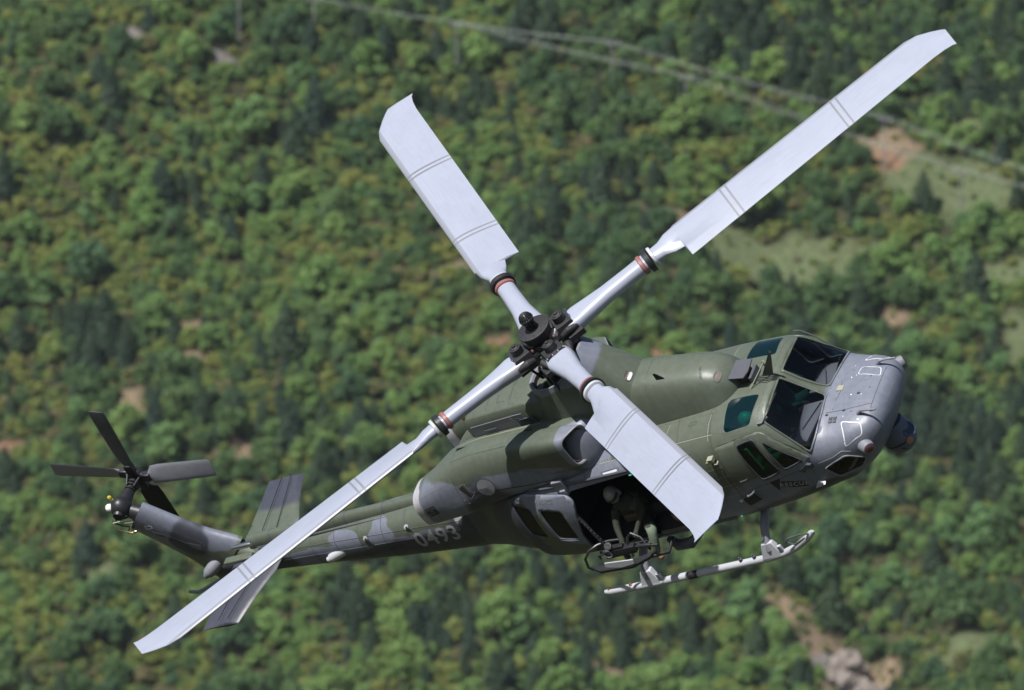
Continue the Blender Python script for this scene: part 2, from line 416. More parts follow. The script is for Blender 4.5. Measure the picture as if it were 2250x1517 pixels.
# clearings: centre x, y, half sizes, tilt (degrees), surface (0 grass, 1 pale soil, 2 red soil, 3 grey rock)
CLEAR = [(43, 1425, 20, 5.5, -9, 0), (27, 1430, 9, 2.2, -6, 1), (70, 1437, 12, 5, -22, 0), (62, 1445, 5, 3, -30, 1), (61, 1442, 5, 1.6, -10, 2), (81, 1418, 7, 3.5, 5, 0), (81, 1402, 4, 7, 10, 0),
         (80, 1447, 9, 2.2, -5, 0), (74, 1447, 5, 1.6, 0, 1), (62, 1362.5, 7, 1.5, -12, 0), (42, 1345, 4.5, 5, -40, 1), (47, 1337, 3.5, 6, -35, 1), (52, 1329, 5, 8, -30, 1), (22, 1397, 7, 1.7, 8, 2), (48, 1335, 3, 5, -30, 3),
         (-50, 1396, 2.5, 1.5, -10, 1), (-60, 1388, 2, 3.2, 20, 1), (-64, 1471, 2.6, 2.2, 0, 3), (-43, 1375, 3.2, 2, 10, 1), (-47, 1358, 3.4, 2, 0, 1), (-79, 1381, 3, 1.5, 0, 2), (-30, 1453, 3, 1.4, 0, 1),
         (-48, 1468, 2.5, 1.4, 0, 3), (-4, 1402, 4, 1.2, 0, 2), (-20, 1408, 6, 2, -5, 0), (-50, 1404, 3.5, 1.4, 0, 1), (6, 1383, 3, 2, 0, 1), (60, 1410, 3, 3, 0, 1), (-10, 1420, 3, 2, 0, 1), (-62, 1350, 4, 2.5, 0, 0), (14, 1332, 3, 2, 0, 1), (70, 1330, 6, 3, -15, 0)]
CL = [(a, b, c, d, cos(radians(t)), sin(radians(t)), k) for a, b, c, d, t, k in CLEAR]
def clear_at(x, y, grow=0.):
    best = 9; kind = -1
    for a, b, c, d, ct, st, k in CL:
        dx, dy = x - a, y - b
        if abs(dx) > c + d + 4 or abs(dy) > c + d + 4: continue
        u = (dx * ct + dy * st) / (c + grow); w = (-dx * st + dy * ct) / (d + grow); e = sqrt(u * u + w * w) + .45 * noise.noise((x * .25, y * .25, 3)) + .35 * noise.noise((x * .7, y * .7, 8))
        if e < best: best = e; kind = k
    return best, kind
def ground_h(x, y):
    z = base_h(y)
    if y > 1000:
        z += 7 * noise.noise((x * .018, y * .018, 1)) + 2.6 * noise.noise((x * .06, y * .06, 5)) + .7 * noise.noise((x * .25, y * .25, 9))
        g = abs(x - (40 + (1375 - y) * .30 + 2 * sin(y * .1))); z -= 6 * math.exp(-(g / 7) ** 2) * (1 if y < 1362 else max(0, 1 - (y - 1362) / 18))
    return z
def axis(lo, hi, f0, f1, fine, coarse):
    o = []; v = lo
    while v < hi:
        o.append(v); v += fine if f0 <= v < f1 else min(coarse, max(fine, .22 * min(abs(v - f0), abs(v - f1)) + fine))
    return o + [hi]
xs = axis(-1500, 1500, -105, 105, 1.7, 120); ys = axis(-700, 3400, 1290, 1500, 1.7, 120)
def build_terrain():
    V = []; C = []
    for y in ys:
        for x in xs:
            V.append((x, y, ground_h(x, y))); e, k = clear_at(x, y); f = min(1, max(0, (1.15 - e) / .3))
            n_ = .5 + .5 * noise.noise((x * .12, y * .12, 20))
            b = Vector((.032, .042, .018)).lerp(Vector((.070, .066, .034)), n_)
            if k >= 0: b = b.lerp(Vector([(.115, .14, .07), (.22, .165, .11), (.24, .135, .09), (.22, .20, .19)][k]), f)
            C += [*b, 1]
    nx = len(xs); F = [(j * nx + i, j * nx + i + 1, (j + 1) * nx + i + 1, (j + 1) * nx + i) for j in range(len(ys) - 1) for i in range(nx - 1)]
    me = bpy.data.meshes.new('hillside'); me.from_pydata(V, [], F)
    ca = me.color_attributes.new('soil', 'FLOAT_COLOR', 'POINT'); ca.data.foreach_set('color', C)
    m = bpy.data.materials.new('hill_soil'); m.use_nodes = True; n = m.node_tree.nodes; l = m.node_tree.links; b = n['Principled BSDF']
    at = n.new('ShaderNodeAttribute'); at.attribute_name = 'soil'
    tc = n.new('ShaderNodeTexCoord'); t = n.new('ShaderNodeTexNoise'); t.inputs['Scale'].default_value = .9; t.inputs['Detail'].default_value = 8; t.inputs['Roughness'].default_value = .75
    l.new(tc.outputs['Object'], t.inputs['Vector'])
    mr = n.new('ShaderNodeMapRange'); mr.inputs['From Min'].default_value = .3; mr.inputs['From Max'].default_value = .7; mr.inputs['To Min'].default_value = .55; mr.inputs['To Max'].default_value = 1.4; l.new(t.outputs[0], mr.inputs['Value'])
    sc = n.new('ShaderNodeVectorMath'); sc.operation = 'SCALE'; l.new(at.outputs['Color'], sc.inputs[0]); l.new(mr.outputs[0], sc.inputs['Scale']); l.new(sc.outputs[0], b.inputs['Base Color'])
    b.inputs['Roughness'].default_value = .95; b.inputs['Specular IOR Level'].default_value = .1
    bp = n.new('ShaderNodeBump'); bp.inputs['Strength'].default_value = .8; bp.inputs['Distance'].default_value = .5; l.new(t.outputs[0], bp.inputs['Height']); l.new(bp.outputs[0], b.inputs['Normal'])
    o = finish(me, 'hillside', m, None, 60); tag(o, 'wooded hillside with small soil and grass clearings', 'hill', kind='structure'); return o
build_terrain()

# ------------------------------------------------------------------ trees
def leaf_mat(name, cols):
    m = bpy.data.materials.new(name); m.use_nodes = True; n = m.node_tree.nodes; l = m.node_tree.links; b = n['Principled BSDF']
    oi = n.new('ShaderNodeObjectInfo'); rp = n.new('ShaderNodeValToRGB'); e = rp.color_ramp.elements
    for i, c in enumerate(cols):
        el = e[i] if i < 2 else e.new(1); el.position = i / (len(cols) - 1); el.color = (*c, 1)
    for i, c in enumerate(cols): e[i].position = i / (len(cols) - 1); e[i].color = (*c, 1)
    l.new(oi.outputs['Random'], rp.inputs[0])
    ge = n.new('ShaderNodeNewGeometry'); hs = n.new('ShaderNodeHueSaturation')
    mr = n.new('ShaderNodeMapRange'); mr.inputs['To Min'].default_value = .7; mr.inputs['To Max'].default_value = 1.75; l.new(ge.outputs['Random Per Island'], mr.inputs['Value'])
    l.new(rp.outputs[0], hs.inputs['Color']); l.new(mr.outputs[0], hs.inputs['Value']); l.new(hs.outputs[0], b.inputs['Base Color'])
    b.inputs['Roughness'].default_value = .6; b.inputs['Specular IOR Level'].default_value = .25
    tr = n.new('ShaderNodeBsdfTranslucent'); l.new(hs.outputs[0], tr.inputs[0]); mx = n.new('ShaderNodeMixShader'); mx.inputs[0].default_value = .22
    l.new(b.outputs[0], mx.inputs[1]); l.new(tr.outputs[0], mx.inputs[2]); l.new(mx.outputs[0], n['Material Output'].inputs[0]); return m
KINDS = [('pine_tree', 'dark green conifer', 'conifer', leaf_mat('pine_needles', [(.030, .056, .034), (.046, .076, .038), (.034, .064, .044)])),
         ('broadleaf_tree', 'deep green leafy tree', 'tree', leaf_mat('deep_green_leaves', [(.066, .122, .046), (.092, .152, .052), (.062, .120, .058)])),
         ('broadleaf_tree', 'fresh green leafy tree', 'tree', leaf_mat('fresh_green_leaves', [(.122, .212, .062), (.155, .235, .068), (.105, .195, .076)])),
         ('shrub', 'yellow-green shrub', 'shrub', leaf_mat('yellow_green_leaves', [(.165, .215, .055), (.205, .22, .06), (.15, .205, .06)])),
         ('shrub', 'brownish olive shrub', 'shrub', leaf_mat('olive_brown_leaves', [(.145, .155, .06), (.17, .15, .07), (.125, .155, .062)]))]
BARK = mat('bark', (.09, .07, .055), .9, bump=.6, bscale=8, var=.3)
def leaf_quad(mb, p, nrm, s, stretch=1.):
    u = nrm.orthogonal().normalized(); u.rotate(Quaternion(nrm, rnd.uniform(0, 6.28))); w = nrm.cross(u)
    k = s * rnd.uniform(.3, .5)
    mb.v += [p - u * s * stretch, p + w * k, p + u * s * stretch, p - w * k * rnd.uniform(.5, 1.2)]; o = len(mb.v) - 4
    mb.f.append((o, o + 1, o + 2, o + 3)); mb.m.append(0)
def crown_broad(R, H, base, nl, nq, size):
    mb = MB(); lobes = []; el = rnd.uniform(.75, 1.3); tw = rnd.uniform(0, 3.1)
    for i in range(nl):
        a = rnd.uniform(0, 6.28); q = rnd.random() ** .5; zz = rnd.random() ** .8; rr = R * (.86 * q) * (1 - .55 * zz * zz)
        v = Vector((rr * cos(a) * el, rr * sin(a) / el, base + H * (.12 + .72 * zz))); v.rotate(Quaternion((0, 0, 1), tw))
        lobes.append((v, R * rnd.uniform(.16, .42), rnd.uniform(.55, 1.)))
    wts = [l[1] ** 1.7 for l in lobes]
    for i in range(nq):
        c, lr, fl = rnd.choices(lobes, wts)[0]; d = Vector((rnd.gauss(0, 1), rnd.gauss(0, 1), rnd.gauss(.35, 1))).normalized()
        p = c + Vector((d.x, d.y, d.z * fl)) * lr * rnd.uniform(.55, 1.25)
        nn = (d * .8 + Vector((rnd.gauss(0, .65), rnd.gauss(0, .65), rnd.gauss(.3, .65)))).normalized(); leaf_quad(mb, p, nn, size * rnd.uniform(.5, 1.3))
    return mb
def crown_pine(R, H, nq):
    mb = MB()
    for i in range(nq):
        t = rnd.random() ** .75; a0 = rnd.random(); lay = min(.99, max(0, round(t * 10) / 10 + rnd.gauss(0, .018))); rr = R * (1 - lay) ** (.62 + .1 * sin(a0 * 3)) + .12; a = rnd.randrange(9) * 6.28 / 9 + lay * 7 + rnd.gauss(0, .16); q = rr * rnd.uniform(.25, 1) 
        p = Vector((q * cos(a), q * sin(a), H * (.12 + .88 * lay) - .22 * q)); nn = (Vector((cos(a) * .5, sin(a) * .5, .8)) + Vector((rnd.gauss(0, .4), rnd.gauss(0, .4), rnd.gauss(0, .3)))).normalized()
        leaf_quad(mb, p, nn, rnd.uniform(.25, .55) * (1 - .4 * lay), 1.2)
    return mb
def trunk(H, r, limbs):
    mb = MB(); mb.tube([(0, 0, -1), (rnd.uniform(-.1, .1), rnd.uniform(-.1, .1), H * .45), (rnd.uniform(-.2, .2), rnd.uniform(-.2, .2), H * .8)], [r, r * .7, r * .3], 7)
    for i in range(limbs):
        a = rnd.uniform(0, 6.28); z = H * rnd.uniform(.25, .6); L = H * rnd.uniform(.2, .38); mb.tube([(0, 0, z), (cos(a) * L * .5, sin(a) * L * .5, z + L * .4), (cos(a) * L, sin(a) * L, z + L * .9)], [r * .4, r * .25, r * .08], 5)
    return mb
PROTO = []
for k in range(5):
    for v in range(3):
        if k == 0: cr = crown_pine(2.5, 7.2, 1700); tk = trunk(6.9, .2, 0)
        elif k < 3: cr = crown_broad(2.9, 5.0, .5, 30, 2600, .36); tk = trunk(4.6, .22, 5)
        else: cr = crown_broad(2.2, 2.5, .0, 22, 1700, .29); tk = trunk(2.2, .1, 4)
        cm = bpy.data.meshes.new('crown'); cm.from_pydata(cr.v, [], cr.f); cm.materials.append(KINDS[k][3])
        tm = bpy.data.meshes.new('trunk'); tm.from_pydata(tk.v, [], tk.f); tm.materials.append(BARK)
        PROTO.append((k, cm, tm))
# where the frame's centre ray meets the hill: used only to name the region a tree stands in
def px_of(x, y, z):
    q = CROT.transposed() @ (Vector((x, y, z)) - CAM); return .5 + q.x / -q.z * 312 / 36, .5 - q.y / -q.z * 312 / 36 * 1024 / 690
pts = []; occ = {}
def free(x, y, d):
    i0, j0 = int(x // 4), int(y // 4)
    for i in range(i0 - 2, i0 + 3):
        for j in range(j0 - 2, j0 + 3):
            for (a, b, e) in occ.get((i, j), ()):
                if (a - x) ** 2 + (b - y) ** 2 < (.5 * (d + e)) ** 2: return False
    return True
def patch(x, y): return noise.noise((x * .022 + 7, y * .022, 2)), noise.noise((x * .035, y * .035 + 9, 6))
COLN = ['far left', 'left', 'centre left', 'centre', 'centre right', 'right', 'far right']; ROWN = ['at the top edge', 'in the upper part', 'at mid height', 'in the lower part', 'at the bottom edge']
DARKZ = [(-9, 1464, 9), (18, 1430, 7), (69, 1374, 9), (12.6, 1347, 10), (-9, 1332, 9), (43, 1469, 10), (-52, 1435, 6), (59, 1454, 5), (2, 1473, 6), (2, 1421, 5), (23, 1339, 6), (-25, 1330, 7), (76, 1451, 4), (-72, 1400, 5), (40, 1395, 6), (-35, 1452, 5), (52, 1322, 7)]
def dark_zone(x, y): return max(math.exp(-((x - a) ** 2 + ((y - b) * .8) ** 2) / (r * r)) for a, b, r in DARKZ)
best = {}
for it in range(48000):
    x = rnd.uniform(-112, 112); y = rnd.uniform(1270, 1520)
    p1_, p2_ = patch(x, y); e, ck = clear_at(x, y, .6)
    if e < 1 and not (rnd.random() < .05 and ck != 3): continue
    u = rnd.random()
    w0 = .05 + .55 * max(0, p1_ - .05) + (.04 if x > 0 else -.03) + .5 * dark_zone(x, y); w3_ = .26 + .55 * max(0, -p1_) + (.10 if x < 10 else -.08)
    if e < 1: k = 3
    elif u < w0: k = 0
    elif u < w0 + w3_: k = 3 if p2_ > -.2 or rnd.random() < .7 else 4
    elif u < w0 + w3_ + .03: k = 4
    else: k = 2 if p2_ + rnd.gauss(0, .25) > 0.02 else 1
    s = (.36 + .66 * rnd.random() ** 1.8) * (1.1 if k < 3 else 1.0)
    if e < 1: s *= .6
    d = (2.7 if k == 0 else 3.1 if k < 3 else 2.4) * s
    if not free(x, y, d): continue
    occ.setdefault((int(x // 4), int(y // 4)), []).append((x, y, d))
    pts.append([x, y, ground_h(x, y) - .15, s, k, rnd.randrange(3), rnd.uniform(0, 6.28)])
small = []; occ = {}
for it in range(40000):
    x = rnd.uniform(-108, 108); y = rnd.uniform(1275, 1515); e, ck = clear_at(x, y, .3)
    if e < 1 and rnd.random() < (.86 if ck == 0 else .80): continue
    if not free(x, y, 1.5): continue
    occ.setdefault((int(x // 4), int(y // 4)), []).append((x, y, 1.5)); p1_, p2_ = patch(x, y)
    k = rnd.choice((3, 3, 4, 2, 2, 2) if p1_ + p2_ < .1 else (3, 2, 2, 1, 2)); s = rnd.uniform(.28, .62) * (.55 if k in (1, 2) else 1) * (.6 if e < 1 else 1)
    small.append([x, y, ground_h(x, y) - .1, s, k, rnd.randrange(3), rnd.uniform(0, 6.28)])
for i, q in enumerate(pts):
    a, b = px_of(q[0], q[1], q[2] + 2.5)
    if 0.02 < a < .98 and .03 < b < .97:
        c = (min(6, int(a * 7)), min(4, int(b * 5)), q[4])
        if c not in best or pts[best[c]][3] < q[3]: best[c] = i
single = set(best.values())
for (cx_, ry_, k), i in sorted(best.items()):
    x, y, z, s, _, v, rz = pts[i]; s *= 1.18
    nm, lab, cat, _m = KINDS[k]; _, cm, tm = PROTO[k * 3 + v]
    e = bpy.data.objects.new(nm, None); COL.objects.link(e); e.location = (x, y, z); e.rotation_euler = (0, 0, rz); e.scale = (s, s, s * rnd.uniform(.92, 1.08))
    tag(e, f'largest {lab} {ROWN[ry_]}, {COLN[cx_]} of the picture', cat, {'conifer': 'conifers on the hillside', 'tree': 'leafy trees on the hillside', 'shrub': 'shrubs on the hillside'}[cat])
    o = bpy.data.objects.new('crown', cm); COL.objects.link(o); o.parent = e
    o = bpy.data.objects.new('trunk', tm); COL.objects.link(o); o.parent = e
# all the other trees read as one wood
proto_obs = []
for k, cm, tm in PROTO:
    bm = bmesh.new(); bm.from_mesh(cm); bm.from_mesh(tm); me = bpy.data.meshes.new('wood_tree'); bm.to_mesh(me); bm.free()
    me.materials.append(KINDS[k][3]); me.materials.append(BARK); nc = len(cm.polygons)
    me.polygons.foreach_set('material_index', [0] * nc + [1] * (len(me.polygons) - nc)); proto_obs.append(bpy.data.objects.new('wood_tree', me))
rest = [q for i, q in enumerate(pts) if i not in single] + small
wm = bpy.data.meshes.new('forest'); wm.from_pydata([q[:3] for q in rest], [], [])
for nm, ty, val in (('scl', 'FLOAT', [q[3] for q in rest]), ('rot', 'FLOAT', [q[6] for q in rest]), ('pid', 'INT', [q[4] * 3 + q[5] for q in rest])):
    wm.attributes.new(nm, ty, 'POINT').data.foreach_set('value', val)
wo = bpy.data.objects.new('forest', wm); COL.objects.link(wo)
tag(wo, 'dense mixed wood of small trees and scrub covering the hillside', 'wood', kind='stuff')
ng = bpy.data.node_groups.new('scatter', 'GeometryNodeTree')
ng.interface.new_socket('Geometry', in_out='INPUT', socket_type='NodeSocketGeometry'); ng.interface.new_socket('Geometry', in_out='OUTPUT', socket_type='NodeSocketGeometry')
N = ng.nodes; Lk = ng.links; gi = N.new('NodeGroupInput'); go = N.new('NodeGroupOutput'); jn = N.new('GeometryNodeJoinGeometry')
def attr(nm, ty):
    a = N.new('GeometryNodeInputNamedAttribute'); a.data_type = ty; a.inputs['Name'].default_value = nm; return a.outputs['Attribute']
a_s, a_r, a_p = attr('scl', 'FLOAT'), attr('rot', 'FLOAT'), attr('pid', 'INT')
cr_ = N.new('ShaderNodeCombineXYZ'); Lk.new(a_r, cr_.inputs['Z'])
for i, po in enumerate(proto_obs):
    ob = N.new('GeometryNodeObjectInfo'); ob.inputs['Object'].default_value = po; ob.inputs['As Instance'].default_value = True
    ip = N.new('GeometryNodeInstanceOnPoints'); cp = N.new('FunctionNodeCompare'); cp.data_type = 'INT'; cp.operation = 'EQUAL'
    Lk.new(a_p, cp.inputs[2]); cp.inputs[3].default_value = i; Lk.new(cp.outputs[0], ip.inputs['Selection'])
    Lk.new(gi.outputs[0], ip.inputs['Points']); Lk.new(ob.outputs['Geometry'], ip.inputs['Instance']); Lk.new(a_s, ip.inputs['Scale']); Lk.new(cr_.outputs[0], ip.inputs['Rotation']); Lk.new(ip.outputs[0], jn.inputs[0])
Lk.new(jn.outputs[0], go.inputs[0]); wo.modifiers.new('scatter', 'NODES').node_group = ng

# ------------------------------------------------------------------ boulders in the gully
M_ROCK = mat('pale_rock', (.24, .205, .18), .9, bump=1., bscale=1.5, var=.3, vscale=.7)
def boulder(x, y, sx, sy, sz, label):
    bm = bmesh.new(); bmesh.ops.create_icosphere(bm, subdivisions=4, radius=1); off = Vector((x, y, 0))
    for v in bm.verts:
        d = v.co.normalized(); k = 1 + .5 * noise.noise(d * 1.3 + off) + .22 * noise.cell(d * 3 + off) + .12 * noise.noise(d * 5 + off); v.co = Vector((d.x * sx, d.y * sy, d.z * sz)) * k
    me = bpy.data.meshes.new('boulder'); bm.to_mesh(me); bm.free(); o = finish(me, 'boulder', M_ROCK, None, 30, loc=(x, y, ground_h(x, y) + sz * .25)); o.rotation_euler.z = x
    tag(o, label, 'boulder', 'pale boulders in the gully')
boulder(50.5, 1334, 2.6, 2.6, 3.2, 'tallest pale boulder in the dry gully below the skids'); boulder(53.3, 1330.5, 2.6, 3, 2.4, 'grey boulder just right of the tallest one in the gully')
boulder(49.2, 1329.5, 2.0, 2.2, 1.8, 'tan boulder at the foot of the tallest one in the gully'); boulder(52.4, 1326, 1.9, 2.2, 1.5, 'lowest boulder in the gully near the bottom edge')

# ------------------------------------------------------------------ power line
M_POLE = mat('weathered_pole', (.2, .2, .2), .8, var=.2); M_WIRE = mat('aluminium_wire', (.30, .33, .30), .6)
POLES = [(-45.33, 1471.25, 'leftmost grey power pole at the top edge'), (-32.93, 1474.25, 'second grey power pole from the left at the top edge'), (-9.22, 1471.25, 'grey power pole above the upper left rotor blade'),
         (28.56, 1450.75, 'grey power pole between the hub and the upper right blade tip'), (60.73, 1440.25, 'grey power pole just below the upper right blade'), (72.49, 1430.25, 'grey power pole at the right edge of the wood'), (16.51, 1460.75, 'short grey power pole of the rear line, top centre')]
tops = {}
for i, (x, y, lab) in enumerate(POLES):
    z = ground_h(x, y); e = bpy.data.objects.new('utility_pole', None); COL.objects.link(e); e.location = (x, y, z); tag(e, lab, 'pole', 'power poles across the hillside')
    H = 8.6; MB().cyl((0, 0, -.5), (0, 0, H), .16, .11, 10).build('post', M_POLE, e)
    MB().box((0, 0, H - .5), (2.2, .16, .2)).build('crossarm', M_POLE, e)
    for q in (-1, 0, 1): MB().lathe((q * .95, 0, H - .4), (0, 0, 1), [(0, .05), (.1, .1), (.2, .06), (.3, .08), (.4, .03)], 8).build('insulator', M_LIGHTG, e)
    tops[i] = Vector((x, y, z + H))
tops['l'] = Vector((-92.6, 1471.75, ground_h(-92.6, 1471.75) + 8.6)); tops['r'] = Vector((109.0, 1416.25, ground_h(109, 1416.25) + 8.6)); tops['r2'] = Vector((107.2, 1416.75, ground_h(107.2, 1416.75) + 8.6))
def span(a, b, q, lab):
    A, B = tops[a] + Vector((q * .95, 0, 0)), tops[b] + Vector((q * .95, 0, 0)); L = (B - A).length
    MBo = MB(); MBo.tube([A.lerp(B, t / 14) - Vector((0, 0, 4 * .018 * L * (t / 14) * (1 - t / 14) * .6)) for t in range(15)], 0.026, 5)
    o = MBo.build('power_line', M_WIRE, None); tag(o, lab, 'cable', 'power cables')
SP = [('l', 0, 'left of the leftmost pole'), (0, 1, 'between the two left poles'), (1, 2, 'above the upper left blade'), (2, 3, 'between the hub and the top edge'), (3, 5, 'passing behind the upper right blade to the right edge pole'), (5, 'r', 'leaving the picture at lower right edge'), (2, 6, 'of the rear line, top centre'), (6, 4, 'of the rear line behind the blade'), (4, 'r2', 'of the rear line at the right edge')]
for a, b, t in SP:
    for q, w_ in ((-1, 'left'), (0, 'middle'), (1, 'right')): span(a, b, q, f'{w_} one of three cables {t}')

# ------------------------------------------------------------------ air between the camera and the hill
hz = MB().box((0, 1350, 15), (3100, 4200, 540)).build('haze', mat('unused_surface', (.5, .5, .5)), None, 0); hz.data.materials.clear()
hm_ = bpy.data.materials.new('haze_air'); hm_.use_nodes = True; hn = hm_.node_tree.nodes; hn.remove(hn['Principled BSDF'])
pv = hn.new('ShaderNodeVolumePrincipled'); pv.inputs['Color'].default_value = (.80, .88, 1, 1); pv.inputs['Density'].default_value = 2.2e-5; hm_.node_tree.links.new(pv.outputs[0], hn['Material Output'].inputs['Volume']); hz.data.materials.append(hm_)
tag(hz, 'thin bluish air over the valley', 'haze', kind='stuff')

# ------------------------------------------------------------------ helicopter: pose (banking towards the camera)
F_ = Vector((.774, .196, .602)).normalized(); w_ = Vector((-.524, .676, .518)); U_ = (w_ - F_ * w_.dot(F_)).normalized(); R_ = F_.cross(U_)
HROT = CROT @ Matrix((F_, -R_, U_)).transposed()
HELI.matrix_world = Matrix.Translation(CAM + CROT @ Vector((70 / 150, 6.5 / 150, -130))) @ HROT.to_4x4()
tag(HELI, 'green and grey camouflaged military helicopter banking with open side door', 'helicopter')
VD = P(.602, .626, .495).normalized(); VDL = P(.602, -.626, .495).normalized()
RT = P(0, 1, .0)                        # sideways

# ------------------------------------------------------------------ fuselage shell
HK = [(-3.1, .50, -2.26, -3.36, -2.80, 2.4, 2.4), (-2.6, .70, -1.98, -3.34, -2.75, 2.5, 2.5), (-2.0, .97, -1.74, -3.34, -2.70, 2.6, 2.6), (-1.4, 1.16, -1.60, -3.38, -2.66, 2.9, 2.8), (-.8, 1.235, -1.56, -3.42, -2.64, 3.1, 3.1), (0, 1.25, -1.55, -3.43, -2.64, 3.2, 3.3),
      (2.0, 1.23, -1.55, -3.42, -2.64, 3.5, 3.2), (2.8, 1.18, -1.56, -3.40, -2.66, 3.6, 3.0), (3.16, 1.14, -1.60, -3.38, -2.68, 3.55, 2.9), (3.5, 1.08, -1.92, -3.36, -2.70, 3.3, 2.8), (3.72, 1.04, -2.12, -3.34, -2.72, 3.2, 2.7),
      (3.84, 1.02, -2.19, -3.33, -2.73, 3.1, 2.7), (4.05, .965, -2.225, -3.26, -2.73, 3.1, 2.6), (4.3, .88, -2.255, -3.13, -2.70, 3.3, 2.5), (4.45, .80, -2.29, -3.0, -2.66, 3.3, 2.4), (4.55, .725, -2.325, -2.90, -2.62, 3.2, 2.3), (4.62, .63, -2.37, -2.81, -2.59, 3., 2.2), (4.665, .50, -2.43, -2.73, -2.57, 2.7, 2.1), (4.69, .28, -2.49, -2.65, -2.56, 2.3, 2.)]
HM = 46
hx = [-3.1 + .085 * i for i in range(int(7.2 / .085))]; hx = [x for x in hx if x < 4.05]; x_ = 4.05
while x_ < 4.685: hx.append(x_); x_ += .06 if x_ < 4.4 else .025 if x_ < 4.6 else .012
hx.append(4.69)
hull = MB().rings([full_ring(x, interp(HK, x), HM) for x in hx], False, True)
def mb_bm(mb):
    me = bpy.data.meshes.new('tmp'); me.from_pydata(mb.v, [], mb.f); bm = bmesh.new(); bm.from_mesh(me); bpy.data.meshes.remove(me); bmesh.ops.recalc_face_normals(bm, faces=bm.faces); bm.normal_update(); return bm
hb = mb_bm(hull); HBVH = BVHTree.FromBMesh(hb)
def surf(p, d):
    h = HBVH.ray_cast(Vector(p) + Vector(d) * 4, -Vector(d)); return h[0], h[1]

parts = {}
mir = lambda ps: [Vector((p.x, -p.y, p.z)) for p in reversed([Vector(q) for q in ps])]
def window(name, poly, d, gm, parent, keep=None, rad=.05, frame=.035, fmat=None, fthick=.012, fname='window_frame'):
    pin = round_poly(poly, rad); pout = grow_poly(pin, frame)
    if frame:
        fs = cut(hb, pout, d, keep); inner = set(cut(hb, pin, d, keep))
        allf = [f for f in hb.faces]; 
        fs2 = cut(hb, pout, d, keep); ring = [f for f in fs2 if f.is_valid and f not in inner]
        inner = [f for f in inner if f.is_valid]
    else: ring = []; inner = cut(hb, pin, d, keep)
    g = take(hb, inner, -.006)
    po = bm_obj(g, name, gm, parent)
    if ring:
        rb = take(hb, ring, 0.); bm_obj(rb, fname, fmat or CAMO, po, fthick, 1.)
    return po

front = lambda c: c.x > 3.0
# windshield panes
wsR = [P(3.5, .34, -1.455), P(3.5, -.17, -2.37), P(3.5, .82, -2.50), P(3.5, 1.16, -1.50)]
fus_mesh = bpy.data.meshes.new('fuselage'); FUSO = bpy.data.objects.new('fuselage', fus_mesh); COL.objects.link(FUSO); FUSO.parent = HELI
M_FRAME = mat('window_frame_grey', (.05, .053, .065), .7, var=.15, vscale=10)
window('windshield', wsR, VD, G_WIND, FUSO, front, .05, .045, CAMO)
window('windshield', mir(wsR), VDL, G_WIND, FUSO, front, .05, .045, CAMO)
top = lambda c: c.z > -2.3
rwR = [P(2.52, .41, 0), P(3.06, .40, 0), P(2.97, .895, 0), P(2.51, .945, 0)]
window('roof_window', rwR, (0, 0, 1), G_ROOF, FUSO, top, .07, 0); window('roof_window', mir(rwR), (0, 0, 1), G_ROOF, FUSO, top, .07, 0)
# chin windows
ch = [P(3.60, .9, -2.82), P(4.05, .9, -2.69), P(4.36, .9, -2.80), P(4.2, .9, -2.93), P(3.74, .9, -3.02)]
window('chin_window', ch, VD, G_DARK, FUSO, front, .05, .03, M_GREY); window('chin_window', mir(ch), VDL, G_DARK, FUSO, front, .05, .03, M_GREY)
# pilot doors, each with two panes
side = lambda c: abs(c.y) > .6
def pilot_door(sgn):
    T = (lambda ps: ps) if sgn > 0 else mir
    d = (P(0, 1, .25) if sgn > 0 else P(0, -1, .25)).normalized()
    door = [P(2.30, 1.05, -1.835), P(3.06, .955, -1.80), P(3.16, .965, -1.845), P(3.64, 1.04, -2.44), P(3.5, 1.078, -2.56), P(2.36, 1.21, -2.64)]
    door = round_poly(door, .07)
    fs = cut(hb, T(door), d, side); nb = take(hb, fs, .012); nb.normal_update()
    global hb_save
    save = globals()['hb']; globals()['hb'] = nb
    dm = bpy.data.meshes.new('pilot_door'); do = bpy.data.objects.new('pilot_door', dm); COL.objects.link(do); do.parent = HELI
    a = [P(2.68, 1.055, -1.885), P(2.98, 1.01, -1.87), P(3.10, 1.147, -2.47), P(2.77, 1.18, -2.52)]
    b = [P(3.105, 1.025, -1.935), P(3.50, 1.07, -2.42), P(3.195, 1.133, -2.46)]
    window('door_window', T(a), d, G_SIDE, do, side, .07, .03, M_FRAME); window('quarter_window', T(b), d, G_SIDE, do, side, .05, .03, M_FRAME)
    globals()['hb'] = save
    nb.to_mesh(dm); nb.free(); dm.materials.append(CAMO); dm.materials.append(M_INT); dm.polygons.foreach_set('use_smooth', [True] * len(dm.polygons))
    s = do.modifiers.new('shell', 'SOLIDIFY'); s.thickness = .03; s.offset = -1; s.material_offset = 1; s.material_offset_rim = 0
    # handle
    sg = 1 if sgn > 0 else -1
    h, n = surf(P(2.55, sg * 1.2, -2.42), P(0, sg, 0)); m_ = MB().tube([h + n * .0, h + n * .035, h + n * .035 + Vector((-.12, 0, -.015)), h + n * .005 + Vector((-.14, 0, -.02))], .011, 6)
    m_.build('door_handle', M_DKG, do); return do
PD = pilot_door(1); pilot_door(-1)
# open cabin doorway on the right
doorway = round_poly([P(-.47, 1.2, -1.93), P(1.62, 1.2, -1.83), P(1.62, 1.2, -3.12), P(-.72, 1.2, -3.17), P(-.72, 1.2, -2.4)], .07)
fs = cut(hb, doorway, P(0, 1, .12), side); nb = take(hb, fs); nb.free()
